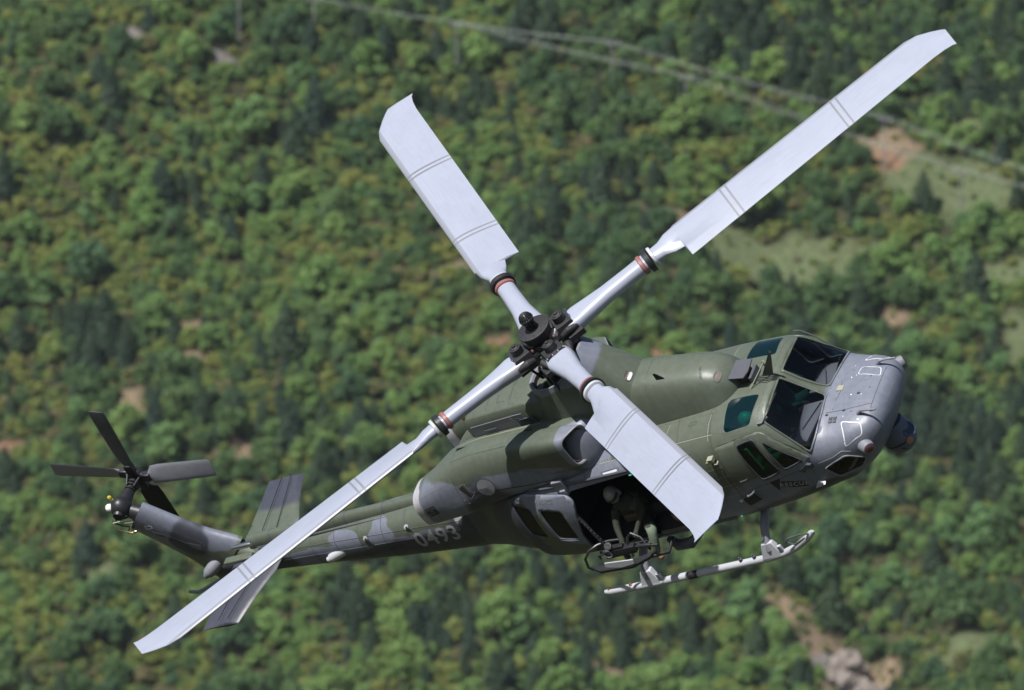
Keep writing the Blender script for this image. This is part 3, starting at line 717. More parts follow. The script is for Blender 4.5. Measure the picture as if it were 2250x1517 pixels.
# left cabin windows
for x0 in (-.9, .1, 1.0):
    window('cabin_window', mir([P(x0, 1.2, -2.0), P(x0 + .6, 1.2, -2.0), P(x0 + .6, 1.2, -2.6), P(x0, 1.2, -2.6)]), P(0, -1, .1), G_DARK, FUSO, side, .1, .03, CAMO)
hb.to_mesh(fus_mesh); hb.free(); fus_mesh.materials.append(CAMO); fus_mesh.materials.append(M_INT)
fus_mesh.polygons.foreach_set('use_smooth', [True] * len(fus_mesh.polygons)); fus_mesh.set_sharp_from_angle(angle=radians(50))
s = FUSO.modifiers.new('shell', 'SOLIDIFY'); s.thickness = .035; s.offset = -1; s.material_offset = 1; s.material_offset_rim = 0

# sliding door, slid back along the tail end of the cabin
sl = mb_bm(MB().rings([full_ring(x, interp(HK, x), HM) for x in hx if -2.3 < x < .3], False, False))
for v in sl.verts: v.co += v.normal * .055
slp = round_poly([P(-1.25, 1.2, -1.83), P(-.50, 1.2, -1.93), P(-.40, 1.2, -2.05), P(-.66, 1.2, -2.7), P(-.66, 1.2, -3.08), P(-1.62, 1.2, -3.06), P(-1.78, 1.2, -2.4), P(-1.72, 1.2, -1.9)], .08)
sb_ = take(sl, cut(sl, slp, P(0, 1, .1), side)); sl.free()
SD_m = bpy.data.meshes.new('sliding_door'); SDO = bpy.data.objects.new('sliding_door', SD_m); COL.objects.link(SDO); SDO.parent = HELI
hb = sb_
window('door_window', [P(-1.10, 1.25, -2.08), P(-.72, 1.25, -2.17), P(-.75, 1.25, -2.73), P(-1.09, 1.25, -2.66)], P(0, 1, .1), G_DARK, SDO, side, .07, .03, CAMO)
window('door_window', [P(-1.60, 1.25, -1.97), P(-1.27, 1.25, -2.05), P(-1.27, 1.25, -2.62), P(-1.55, 1.25, -2.52)], P(0, 1, .1), G_DARK, SDO, side, .07, .03, CAMO)
hb.to_mesh(SD_m); hb.free(); SD_m.materials.append(CAMO); SD_m.materials.append(M_INT); SD_m.polygons.foreach_set('use_smooth', [True] * len(SD_m.polygons))
s = SDO.modifiers.new('shell', 'SOLIDIFY'); s.thickness = .04; s.offset = 0; s.material_offset = 1; s.material_offset_rim = 0
def on(x, r, z, d, out=0.):
    h, n = surf(P(x, r, z), P(*d)); return h + n * out
# door rails along the roof edge and the sill
MB().tube([on(-1.9 + .25 * i, 1.2, -1.83, (0, 1, .1), .03) for i in range(16)], .022, 6).build('door_rail', M_DKG, FUSO)
MB().tube([on(-1.9 + .25 * i, 1.2, -3.14, (0, 1, 0), .02) for i in range(16)], .016, 6).build('door_rail', M_DKG, FUSO)
mbx = MB(); h = on(-.55, 1.2, -1.86, (0, 1, .1)); mbx.box(h + P(0, .03, .06), (.2, .06, .22)); mbx.box(h + P(.02, .07, -.04), (.1, .06, .1)); mbx.build('rail_bracket', M_GREY, FUSO, bevel=.012)
# grip panel on the sill below the doorway
mbx = MB().grid([[on(.55 + .12 * i, 1.2, z, (0, 1, 0), .012) for i in range(9)] for z in (-3.0, -3.06, -3.12)]); mbx.build('sill_step_plate', M_DKG, FUSO)

# ------------------------------------------------------------------ cabin roof hump, mast fairing, engine cowls
KH = [(.2, .50, -.93), (1.0, .49, -.93), (1.8, .465, -1.03), (2.2, .44, -1.10), (2.42, .39, -1.2), (2.55, .30, -1.32), (2.63, .17, -1.44), (2.66, .06, -1.52)]
rg = []
for i in range(44):
    x = .2 + 2.46 * i / 43; w, zt = interp(KH, x); n_ = 40
    fl = .10 * min(1, (2.66 - x) / .3)
    rg.append([P(x, math.copysign(abs(cos(pi * j / n_)) ** (2 / 3.), cos(pi * j / n_)) * (w + fl * (1 - sin(pi * j / n_)) ** 3), -1.66 + (zt + 1.66) * abs(sin(pi * j / n_)) ** (2 / 2.6)) for j in range(n_ + 1)])
HUMP = MB().rings(rg, False, True, closed=False).build('roof_fairing', CAMO, HELI)
HUMPB = BVHTree.FromPolygons([v.co for v in HUMP.data.vertices], [p.vertices[:] for p in HUMP.data.polygons])
def rimpt(c_, s_): return -.06 + .60 * c_, .46 * s_, -.50 + .30 * max(0, c_) ** 1.6 - .08 * max(0, -c_)
rg = []; NT = 56
for i in range(15):
    t = i / 14; ring = []
    for j in range(NT):
        a = 2 * pi * j / NT; c_, s_ = cos(a), sin(a)
        tx, tr, tz = rimpt(c_, s_)
        bx = (1.32 * c_ if c_ > 0 else 1.0 * math.copysign(abs(c_) ** .7, c_)); br = .57 * math.copysign(abs(s_) ** .62, s_); bz = -1.22 - (.0 if c_ > 0 else .04 * c_ * c_)
        e = t ** (1.0 if c_ > .5 else 1.0 + 1.0 * min(1, (.5 - c_))); ez = t
        k = (1 - t); 
        if c_ < .3: k2 = max(0, .3 - c_) * .1 * sin(pi * t)
        else: k2 = 0
        ring.append(P(tx + (bx - tx) * e, tr + (br - tr) * (t ** .75), tz + (bz - tz) * ez - k2))
    rg.append(ring)
def inn(k, dz):
    o = []
    for j in range(NT):
        q = rimpt(cos(2 * pi * j / NT), sin(2 * pi * j / NT)); o.append(P(-.06 + (q[0] + .06) * k, q[1] * k, q[2] - dz))
    return o
inner = [inn(.93, .0), inn(.9, .03), inn(.88, .5)]
MF = MB().rings(rg, False, False).build('mast_fairing', CAMO, HELI)
MB().rings([rg[0], inner[0], inner[1]], False, False).build('fairing_lip', M_GREY, MF); MB().rings(inner[1:], False, True).build('fairing_inside', M_INT, MF)
# air scoop slot in the front of the fairing
MFB = BVHTree.FromPolygons([v.co for v in MF.data.vertices], [p.vertices[:] for p in MF.data.polygons])
NK = [(-3.22, .755, -1.80, .325, .315, 2.8), (-2.85, .73, -1.72, .36, .375, 2.8), (-2.35, .665, -1.60, .42, .455, 3.), (-1.8, .625, -1.53, .42, .475, 2.7), (-.7, .61, -1.51, .42, .465, 2.7), (-.2, .62, -1.49, .40, .44, 2.7), (.08, .60, -1.46, .36, .40, 2.8), (.25, .56, -1.45, .27, .33, 2.5), (.36, .52, -1.45, .12, .2, 2.2)]
def nacelle(sg):
    rg = []
    for i in range(50):
        x = -3.22 + 3.58 * i / 49; rc, zc, a, b, n_ = interp(NK, x); rg.append([P(p.x, sg * (rc + (-p.y - rc) * (1 - .22 * min(1, (x + 3.22) / .9) * (p.z - zc) / b if -p.y > rc else 1)), p.z) for p in ering(x, rc, zc, a, b, n_, 44)])
    o = MB().rings(rg, False, True).build('engine_cowling', CAMO, HELI)
    lip = rg[0]; c = sum(lip, Vector()) / len(lip)
    l2 = [c + (p - c) * .9 for p in lip]; l3 = [p + Vector((.5, 0, 0)) for p in l2]
    MB().rings([lip, l2], False, False).build('exhaust_rim', M_LIGHTG, o); MB().rings([l2, l3], False, True).build('exhaust_duct', M_INT, o)
    # intake scoop
    IK = [(-1.15, .72, -1.42, .28, .38, 3.), (-.7, .83, -1.34, .235, .345, 3.4), (-.3, .90, -1.30, .225, .33, 3.8), (.0, .925, -1.29, .205, .30, 4.2), (.1, .925, -1.29, .195, .285, 4.2)]
    rg = []
    for i in range(24):
        x = -1.15 + 1.25 * i / 23; rc, zc, a, b, n_ = interp(IK, x); rg.append([P(p.x, sg * -p.y, p.z) for p in ering(x, rc, zc, a, b, n_, 40, dx=-.2 * max(0, (x + .6)))])
    sc_ = MB().rings(rg, False, False).build('intake_scoop', CAMO, o)
    f0 = rg[-1]; c = sum(f0, Vector()) / len(f0); f1 = [c + (p - c) * .95 + Vector((.02, 0, 0)) for p in f0]; f2 = [c + (p - c) * .88 + Vector((.01, 0, 0)) for p in f0]; f3 = [c + (p - c) * .84 + Vector((-.03, 0, 0)) for p in f0]; f4 = [c + (p - c) * .74 + Vector((-.6, 0, 0)) for p in f0]
    MB().rings([f0, f1, f2, f3], False, False).build('intake_lip', M_GREY, o); MB().rings([f3, f4], False, True).build('intake_duct', M_BLKMARK, o)
    return o
NR = nacelle(1); nacelle(-1)
NRB = BVHTree.FromPolygons([v.co for v in NR.data.vertices], [p.vertices[:] for p in NR.data.polygons])
# copper tube standing in for the sun glint inside the right intake
MB().tube([P(-.06, 1.065, -1.12 - .042 * i) for i in range(8)] + [P(-.02, 1.02, -1.50), P(.03, .95, -1.525)], .012, 6).build('intake_glint', M_COPPER, NR)
# centre housing between the engines
rg = []
for (x, w, zt, zb) in ((-2.04, .30, -.92, -1.3), (-2.0, .37, -.82, -1.3), (-1.9, .41, -.745, -1.3), (-1.3, .43, -.70, -1.3), (-.8, .43, -.69, -1.3), (-.45, .42, -.72, -1.3)):
    rg.append([P(x, w, zb), P(x, w + .005, zt - .14), P(x, w - .05, zt - .04), P(x, w - .16, zt), P(x, 0, zt + .03), P(x, -w + .16, zt), P(x, -w + .05, zt - .04), P(x, -w - .005, zt - .14), P(x, -w, zb)])
CH = MB().rings(rg, True, True).build('centre_cowling', CAMO, HELI, 40, bevel=.015)
# grey side panel of the housing with hinge, plates and louvre
MB().prism([P(-1.93, .432, -1.19), P(-1.08, .442, -1.19), P(-1.08, .445, -.84), P(-1.86, .437, -.88)], P(0, .012, 0)).build('access_panel', M_GREY, CH, bevel=.02)
MB().prism([P(-1.07, .442, -1.19), P(-.86, .442, -1.19), P(-.86, .445, -.84), P(-1.07, .445, -.84)], P(0, .012, 0)).build('hinge_panel', M_GREY, CH)
lv = MB()
MB().prism([P(-1.02, .455, -1.17), P(-.58, .455, -1.17), P(-.72, .455, -.95), P(-1.0, .455, -.90)], P(0, .008, 0)).build('vent_screen', M_DKG, CH)
for i in range(8): MB().box(P(-.82 + .02 * i * 0, .468, -1.15 + .03 * i), (.40 - .016 * i, .012, .01)).build('louvre', M_FRAME, CH)
for (a, b) in ((-1.52, -.98),): MB().tube([P(a - .12, .46, b), P(a - .12, .475, b), P(a + .1, .475, b + .005), P(a + .1, .46, b)], .009, 5).build('panel_latch', M_DKG, CH)
MB().box(P(-1.33, .452, -1.10), (.20, .008, .09)).build('dark_plate', M_DKG, CH)
MB().lathe(P(-2.02, .12, -.92), (-1, 0, .1), [(0, .07), (.08, .075), (.12, .06), (.1, .05)], 14).build('bleed_pipe', M_BRONZE, CH)
# slope between housing and cowls, dark vent slots
for sg in (1, -1):
    MB().grid([[P(-2.25 + .3 * i, sg * .40, -1.2 + .03) for i in range(9)], [P(-2.25 + .3 * i, sg * .60, -1.075) for i in range(9)]]).build('cowl_hinge_strip', CAMO, CH)
for i in range(4):
    for j in range(3):
        h = NRB.ray_cast(P(-.90 - .04 * j * 0 + .045 * i, 3, -1.13 - .045 * j + .02 * 0), P(0, -1, 0)); 
        h = NRB.ray_cast(P(-.86 + .038 * i, .62 + .07 * j, 1), Vector((0, 0, -1)))
        if h[0] is not None: MB().box(h[0] + h[1] * .003, (.022, .058, .006), rot=Vector((0, 0, 1)).rotation_difference(h[1]).to_matrix()).build('vent_slot', M_BLKMARK, NR)

# aft fairing between the engines running down to the boom
rg = []
for i in range(16):
    x = -1.9 - 1.6 * i / 15; t = i / 15; w, zt = .42 - .2 * t, -1.12 - 1.16 * t * t * (1.6 - .6 * t); rg.append([P(x, w * cos(pi * j / 20), -2.4 + (zt + 2.4) * sin(pi * j / 20) ** .7) for j in range(21)])
MB().rings(rg, True, True, closed=False).build('aft_fairing', CAMO, HELI)

# ------------------------------------------------------------------ tail boom, fin, stabilisers
M_SEAM0 = mat('seam_grey', (.055, .06, .055), .7)
BK = [(-8.42, .15, -2.46, -2.83, -2.64, 2.1, 2.1), (-8.3, .19, -2.43, -2.86, -2.64, 2.2, 2.2), (-7.6, .235, -2.42, -2.91, -2.65, 2.3, 2.3), (-6.0, .33, -2.39, -3.05, -2.70, 2.4, 2.4), (-4.5, .43, -2.35, -3.23, -2.76, 2.4, 2.4), (-3.1, .50, -2.26, -3.36, -2.80, 2.4, 2.4)]
bx_ = [-8.42 + 5.32 * i / 70 for i in range(71)]
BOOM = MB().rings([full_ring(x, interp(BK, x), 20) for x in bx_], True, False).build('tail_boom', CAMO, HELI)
BOOMB = BVHTree.FromPolygons([v.co for v in BOOM.data.vertices], [p.vertices[:] for p in BOOM.data.polygons])
rg = [[P(x, .115 * cos(pi * j / 14), -2.46 + .215 * sin(pi * j / 14) ** .8) for j in range(15)] for x in [-7.45 + 4.2 * i / 20 for i in range(21)]]
MB().rings(rg, True, True, closed=False).build('drive_shaft_cover', CAMO, BOOM)
for i in range(5):
    x = -7.0 + .75 * i; MB().rings([[P(x + q, .119 * cos(pi * j / 14), -2.46 + .219 * sin(pi * j / 14) ** .8) for j in range(15)] for q in (-.015, .015)], False, False, closed=False).build('cover_strap', M_DKG, BOOM)
for z0, r0 in ((-2.52, .36), (-2.68, .47), (-2.85, .46)):
    pts_ = []
    for i in range(24):
        x = -7.4 + 4.1 * i / 23; h = BOOMB.ray_cast(P(x, 3, z0 + .03 * (i - 12) / 12 * -1), P(0, -1, 0)); 
        if h[0] is not None: pts_.append(h[0])
    MB().tube(pts_, .006, 4).build('stringer', CAMO, BOOM)
MB().tube([P(x, .135 + .05 * (x + 7.3) / 4, -2.40 + .005 * (x + 7)) for x in (-7.3, -6.2, -5, -3.4)], .012, 5).build('cover_hinge', M_DKG, BOOM)
for i in range(9):
    x = -7.2 + .48 * i; rr_ = full_ring(x, interp(BK, x), 20); MB().rings([[p + (p - P(x, 0, -2.75)).normalized() * .002 + Vector((d_, 0, 0)) for p in rr_] for d_ in (-.005, .005)], False, False).build('frame_seam', M_SEAM0, BOOM)
# fin: swept, thick rounded section
fa = (-8.02, -2.62); fb = (-9.0, -1.34); sw = Vector((fb[0] - fa[0], 0, fb[1] - fa[1])); nrm_ = Vector((sw.z, 0, -sw.x)).normalized()
rg = []
FKEY = [(0, .62, .20), (.12, .56, .185), (.35, .45, .17), (.7, .385, .16), (1, .355, .155)]
for i in range(22):
    t = i / 21; c = Vector((fa[0], 0, fa[1])) + sw * t; ch_, th = interp(FKEY, t); ring = []
    for j in range(28):
        a = 2 * pi * j / 28; ca = math.copysign(abs(cos(a)) ** .9, cos(a)); taper = 1 if ca > -.1 else 1 - .55 * (-ca - .1)
        ring.append(c - nrm_ * (-ch_ * ca) * .93 + Vector((0, th * sin(a) * taper, 0)))
    rg.append(ring)
FIN = MB().rings(rg, True, False).build('vertical_fin', CAMO, HELI); FINB = BVHTree.FromPolygons([v.co for v in FIN.data.vertices], [p.vertices[:] for p in FIN.data.polygons])
e0 = rg[-1]; cc = sum(e0, Vector()) / len(e0); e1 = [cc + (p - cc) * .93 for p in e0]; e2 = [p - sw.normalized() * .12 for p in e1]
MB().rings([e0, e1], False, False).build('fin_end_rim', M_LIGHTG, FIN); MB().rings([e1, e2], False, True).build('fin_end_bay', M_INT, FIN)
# fillet between boom and fin
MB().rings([[P(-8.45 + .06 * i, (.02 + .012 * i) * cos(pi * j / 12), -2.5 + (.02 + .03 * min(i, 8) - .02 * max(0, i - 8)) * sin(pi * j / 12)) for j in range(13)] for i in range(19)], True, True, closed=False).build('fin_fillet', CAMO, FIN)
def stab(sg):
    r0 = .1; secs = []
    for (r, le, te, th) in ((.1, -6.86, -7.86, .075), (.55, -6.88, -7.85, .07), (.78, -6.98, -7.87, .065), (1.0, -7.06, -7.87, .06), (1.54, -7.20, -7.90, .05), (1.56, -7.22, -7.89, .02)):
        ring = []
        for j in range(20):
            a = 2 * pi * j / 20; u = .5 + .5 * cos(a); x = te + (le - te) * u; y = th * sin(a) * (u ** .45 if u < .6 else 1) * .9
            ring.append(P(x, sg * r, -2.57 + y - .02 * u))
        secs.append(ring)
    o = MB().rings(secs, True, True).build('stabiliser', CAMO, HELI, 40)
    for le in (.28, .62):
        MB().tube([P(-7.20 - .55 * le - .02, sg * 1.5, -2.50 + .004), P(-6.95 - .85 * le, sg * .35, -2.50)], .006, 4).build('panel_seam', M_BLACK, o)
    return o
stab(1); stab(-1)
MB().tube([P(-8.25, 0, -2.80), P(-8.5, .02, -2.95), P(-8.9, .03, -3.05), P(-9.05, .03, -3.08), P(-9.2, .03, -3.03)], [.05, .04, .028, .03, .024], 10).build('tail_skid', M_GREY, BOOM)
tl = MB(); tl.lathe(P(-8.22, .18, -2.52), P(-.7, .6, -.2), [(-.1, .10), (.05, .105), (.16, .09), (.2, .06), (.24, .03)], 16); tl.build('tail_sensor', M_GREY, BOOM)
MB().cyl(P(-8.38, .30, -2.57), P(-8.41, .325, -2.575), .045, None, 12).build('sensor_lens', M_BLACK, BOOM)
mbx = MB(); mbx.box(P(-7.55, .34, -2.36), (.55, .14, .05)); mbx.build('stabiliser_fairing', CAMO, BOOM, bevel=.02)
mbx = MB().lathe(P(-7.62, .22, -2.23), (1, 0, -.02), [(0, .0), (.0, .045), (.28, .05), (.36, .03), (.38, .0)], 12); mbx.build('position_light', M_STEEL, BOOM)
# missile-warning blister, handholds and drain masts on the boom's right side
h = BOOMB.ray_cast(P(-5.9, 3, -2.75), P(0, -1, 0)); MB().lathe(h[0] + P(.18, -.06, .02), P(-1, .32, -.12), [(-.06, .06), (.0, .085), (.2, .08), (.28, .07), (.29, .05), (.34, .045)], 16).build('sensor_blister', M_LIGHTG, BOOM)
for (x, z) in ((-4.3, -2.50), (-5.15, -2.55)):
    h = BOOMB.ray_cast(P(x, 3, z), P(0, -1, 0)); MB().cyl(h[0] - h[1] * .02, h[0] + h[1] * .012, .04, None, 12).build('antenna_base', M_LIGHTG, BOOM)
    MB().tube([h[0] + h[1] * .02, h[0] + h[1] * .035 + P(.05, 0, -.07), h[0] + h[1] * .03 + P(.1, .02, -.15)], [.02, .016, .01], 8).build('blade_antenna', M_BLACK, BOOM)
# tail gearbox, shaft and rotor
GX, GZ = -9.14, -1.12
g = MB(); g.ball(P(GX, 0, GZ), (.17, .17, .19), 18, 12); g.cyl(P(GX + .12, 0, GZ - .1), P(GX + .3, 0, GZ - .24), .12, .14, 14); g.cyl(P(GX, 0, GZ), P(GX, -.34, GZ), .13, .09, 14); g.cyl(P(GX, .05, GZ), P(GX, .19, GZ - .01), .11, .08, 14)
TG = g.build('tail_gearbox', M_BLACK, HELI)
MB().lathe(P(GX - .11, .05, GZ + .09), P(-.8, .35, .45), [(-.02, .06), (.05, .065), (.085, .045), (.1, .0)], 14).build('tail_lamp', M_BALL, TG)
MB().lathe(P(GX - .06, -.02, GZ + .19), P(-.3, 0, 1), [(-.04, .02), (.03, .025), (.04, .035), (.07, .03), (.085, .0)], 10).build('filler_cap', M_YEL, TG)
rb = MB(); k = random.Random(5)
for i in range(9):
    a = Vector((k.uniform(-.12, .18), 0, k.uniform(-.3, .05))); q0 = P(GX, .1, GZ) + Vector((a.x, k.uniform(-.1, .1), a.z)); rb.tube([q0, q0 + Vector((k.uniform(-.1, .1), k.uniform(-.08, .08), k.uniform(-.12, .05))), q0 + Vector((k.uniform(-.15, .15), k.uniform(-.1, .1), -.12))], .012, 5)
rb.build('pitch_linkage', M_BLACK, TG)
MB().tube([P(GX - .1, .2, GZ - .02), P(GX - .14, .26, GZ - .08), P(GX - .08, .27, GZ - .2), P(GX + .06, .24, GZ - .33), P(GX + .12, .2, GZ - .35)], .011, 6).build('control_rod', M_BRONZE, TG)
MB().tube([P(GX + .02, .17, GZ - .17), P(GX + .16, .16, GZ - .2)], .02, 6).build('actuator_rod', M_STEEL, TG)
sh = MB(); sh.cyl(P(GX, -.3, GZ), P(GX, -.66, GZ), .055, None, 14)
for r in (.36, .44, .5): sh.cyl(P(GX, -r, GZ), P(GX, -r - .03, GZ), .09, None, 14)
for i in range(4):
    a = radians(75 + 90 * i + 30); d = P(cos(a), 0, sin(a)); sh.tube([P(GX, -.42, GZ) + d * .08, P(GX, -.56, GZ) + d * .13, P(GX, -.66, GZ) + d * .17], .016, 6)
sh.lathe(P(GX, -.60, GZ), P(0, -1, 0), [(0, .14), (.05, .17), (.13, .16), (.16, .08), (.2, .05)], 18)
TR = sh.build('tail_rotor', M_BLACK, HELI)
for i, ad in enumerate((78, 160, -8, -98)):
    a = radians(ad); sp = P(cos(a), 0, sin(a)); ch_ = P(-sin(a), 0, cos(a)); hubc = P(GX, -.64 - .09 * (i % 2), GZ); ax = P(0, -1, 0); rg = []
    for (r, c, th, tw) in ((.12, .11, .05, 20), (.26, .12, .045, 20), (.34, .30, .02, 18), (.5, .33, .018, 16), (1.0, .33, .016, 12), (1.40, .33, .014, 9), (1.46, .28, .006, 9)):
        q = radians(tw); cv = ch_ * cos(q) + ax * sin(q); nv = ax * cos(q) - ch_ * sin(q)
        rg.append([hubc + sp * r + cv * (c * (.5 * cos(2 * pi * j / 14) + .08)) + nv * (th * sin(2 * pi * j / 14)) for j in range(14)])
    MB().rings(rg, True, True).build('tail_rotor_blade', [M_DKG, M_BLADE, M_GREY, M_BLACK][i], TR)
    MB().box(hubc + sp * .2, (.2, .12, .14), Matrix((sp, ax, ch_)).transposed()).build('blade_grip', M_BLACK, TR, bevel=.02)

# ------------------------------------------------------------------ main rotor
MAST = P(.0388, 0, .99925).normalized()
hubm = MB(); A = MAST
hubm.cyl(A * -1.15, A * .22, .105, .10, 20)
hubm.lathe(A * -.55, A, [(0, .20), (.06, .24), (.12, .24), (.16, .15)], 24); hubm.lathe(A * -.36, A, [(0, .14), (.04, .2), (.1, .2), (.13, .12)], 24)
MR = hubm.build('main_rotor', M_BLACK, HELI)
cap = MB().lathe(A * .12, A, [(0, .16), (.02, .215), (.14, .25), (.17, .268), (.185, .268), (.19, .255)], 40); cap.build('hub_cap', M_RUB, MR)
for i in range(10):
    a = 2 * pi * i / 10; u = A.orthogonal().normalized(); w = A.cross(u); MB().cyl(A * .305 + (u * cos(a) + w * sin(a)) * .225, A * .32 + (u * cos(a) + w * sin(a)) * .225, .012, None, 6).build('cap_bolt', M_STEEL, MR)
cg = MB(); u = A.orthogonal().normalized(); w = A.cross(u); cb = A * .50
for i in range(6):
    a = pi * i / 6; d = u * cos(a) + w * sin(a); cg.tube([cb + d * (.10 * cos(t)) + A * (.10 * sin(t)) for t in [2 * pi * j / 20 for j in range(21)]], .013, 6)
cg.tube([cb + (u * cos(t) + w * sin(t)) * .102 for t in [2 * pi * j / 24 for j in range(25)]], .014, 6); cg.cyl(A * .30, A * .42, .045, .035, 12); cg.build('mast_sensor_cage', M_BLACK, MR)
MB().ball(cb, .075, 14, 10).build('sensor_ball', M_STEEL, MR)
for i in range(5):
    a = 2 * pi * i / 5 + .4; d = u * cos(a) + w * sin(a); MB().box(A * .345 + d * .06, (.05, .03, .08)).build('sensor_bracket', M_BLACK, MR)
BL = [(P(.759, -.645, .0148), -.03), (P(-.697, .715, .052), -.03), (P(-0.6549, -0.7473, 0.1128), -.13), (P(.7279, .6834, .0557), -.13)]
def af(x0, le, te, th, tw, n_=26, camber=.0):
    """airfoil ring at span x0; chord along +y is the leading edge"""
    ring = []; q = radians(tw); c = le - te; m_ = te + .7 * c
    for j in range(n_):
        a = 2 * pi * j / n_; xx = .5 - .5 * cos(a)                       # 0 leading .. 1 trailing
        t_ = 5 * th * (.2969 * sqrt(xx) - .126 * xx - .3516 * xx**2 + .2843 * xx**3 - .1036 * xx**4)
        y = le - c * xx; z = t_ if a <= pi else -t_
        if j == 0: z = 0
        ring.append(Vector((x0, y * cos(q) - z * sin(q), y * sin(q) + z * cos(q))))
    return ring
def oval(x0, a, b, tw=0., n_=26, yc=0., zc=0., p=2.2):
    q = radians(tw); o = []
    for j in range(n_):
        t = 2 * pi * j / n_; y = yc + a * math.copysign(abs(cos(t)) ** (2 / p), cos(t)); z = zc + b * math.copysign(abs(sin(t)) ** (2 / p), sin(t)); o.append(Vector((x0, y * cos(q) - z * sin(q), y * sin(q) + z * cos(q))))
    return o
PT = 13.
def blade_meshes():
    D = {}
    LE, TE = .26, -.48
    rg = [oval(2.02, .135, .10, PT, n_=26), oval(2.2, .15, .085, PT), ]
    spanK = [(2.34, .22, -.20, .13), (2.5, .24, -.24, .115), (2.52, LE, TE, .10), (3.2, LE, TE, .10), (4.2, LE, TE, .098), (5.2, LE, TE, .095), (6.2, LE, TE, .09), (6.85, LE, TE, .08), (7.05, LE - .06, TE, .07), (7.25, LE - .2, TE - .02, .055), (7.38, LE - .31, TE - .05, .04), (7.44, LE - .37, TE - .09, .015)]
    ids = []
    for i, (x, le, te, th) in enumerate(spanK): rg.append(af(x, le, te, th, PT - (x - 2.3) * 1.6))
    # outlines are ordered differently (oval starts at +y): both start at the leading edge and go over the top
    D['blade'] = MB().rings(rg, True, True)
    cuff = [oval(.42, .21, .115, 0, p=3.), oval(.62, .225, .12, 2, p=3), oval(.85, .19, .12, 5, p=2.6), oval(1.15, .155, .118, 8), oval(1.6, .142, .115, 11), oval(1.95, .145, .115, 13)]
    D['cuff'] = MB().rings(cuff, True, True)
    D['col1'] = MB().rings([oval(1.80, .15, .125, 12), oval(1.81, .165, .14, 12), oval(1.86, .165, .14, 12), oval(1.87, .15, .125, 12)], True, True)
    D['col2'] = MB().rings([oval(1.90, .15, .13, 12), oval(1.905, .19, .165, 12), oval(1.985, .20, .175, 12), oval(1.99, .15, .13, 12)], True, True)
    D['col3'] = MB().rings([oval(2.01, .14, .12, 12), oval(2.015, .175, .15, 12), oval(2.06, .17, .14, 12), oval(2.065, .14, .11, 12)], True, True)
    for nm, x in (('b1', 3.40), ('b2', 3.50), ('b3', 5.46), ('b4', 5.56)):
        D[nm] = MB().rings([[p + Vector((0, 0, 0)) for p in af(x + q, LE + .004, TE - .004, .106, PT - (x + q - 2.3) * 1.6)] for q in (-.016, .016)], False, False)
    dm = MB(); dm.box((.40, 0, .02), (.34, .40, .27), taper=.8); dm.cyl((.40, .0, .12), (.40, .0, .27), .10, .095, 18); dm.cyl((.40, 0, .26), (.40, 0, .285), .08, .06, 18); dm.cyl((.40, 0, .28), (.40, 0, .31), .035, .03, 8); dm.box((.2, 0, -.02), (.3, .2, .12)); dm.box((.47, -.25, -.06), (.26, .12, .10)); dm.tube([(.28, .2, .0), (.40, .24, .04), (.56, .2, .02)], [.05, .07, .04], 10); dm.tube([(.28, -.2, .02), (.40, -.22, .06), (.56, -.19, .02)], [.05, .06, .04], 10); dm.lathe((.40, 0, .10), (0, 0, 1), [(0, .16), (.03, .15), (.05, .12)], 18); dm.cyl((.46, -.27, -.1), (.30, -.27, -.62), .022, None, 8)
    D['damper'] = dm
    yk = MB(); yk.box((.16, 0, -.01), (.5, .22, .07)); D['yoke'] = yk
    return D
BM_ = blade_meshes(); BD = {}
SPEC = [('rotor_blade', 'blade', M_BLADE, 0), ('blade_cuff', 'cuff', M_BLADE, 0), ('red_band', 'col1', M_RED, 0), ('blade_collar', 'col2', M_BLACK, 0), ('blade_collar', 'col3', M_LIGHTG, 0), ('blade_stripe', 'b1', M_BAND, 0), ('blade_stripe', 'b2', M_BAND, 0), ('blade_stripe', 'b3', M_BAND, 0), ('blade_stripe', 'b4', M_BAND, 0), ('blade_damper', 'damper', M_RUB, .045), ('rotor_yoke', 'yoke', M_LIGHTG, .01)]
for bi, (d, hz) in enumerate(BL):
    d = d.normalized(); up = (A - d * A.dot(d)).normalized(); ld = up.cross(d).normalized()      # leading edge: counter-clockwise from above
    mw = Matrix.Translation(A * hz) @ Matrix((d, ld, up)).transposed().to_4x4()
    for nm, key, m_, bv in SPEC:
        if key not in BD: o = BM_[key].build(nm, m_, MR, 38, bv, mw=mw); BD[key] = o
        else: o = BD[key].copy(); COL.objects.link(o); o.matrix_local = mw
        o.parent = MR
# swashplate links and bright hub fittings
for i in range(4):
    a = 2 * pi * i / 4 + .3; d = u * cos(a) + w * sin(a); MB().tube([A * -.45 + d * .23, A * -.1 + d * .27], .022, 8).build('pitch_link', M_STEEL if i % 2 else M_BLACK, MR)
    MB().box(A * .07 + (u * cos(a + .8) + w * sin(a + .8)) * .2, (.14, .12, .1)).build('hub_fitting', M_LIGHTG if i % 2 else M_BLACK, MR, bevel=.015)
    MB().ball(A * .1 + (u * cos(a + .35) + w * sin(a + .35)) * .27, .03, 8, 6).build('hub_bolt', M_COPPER, MR)

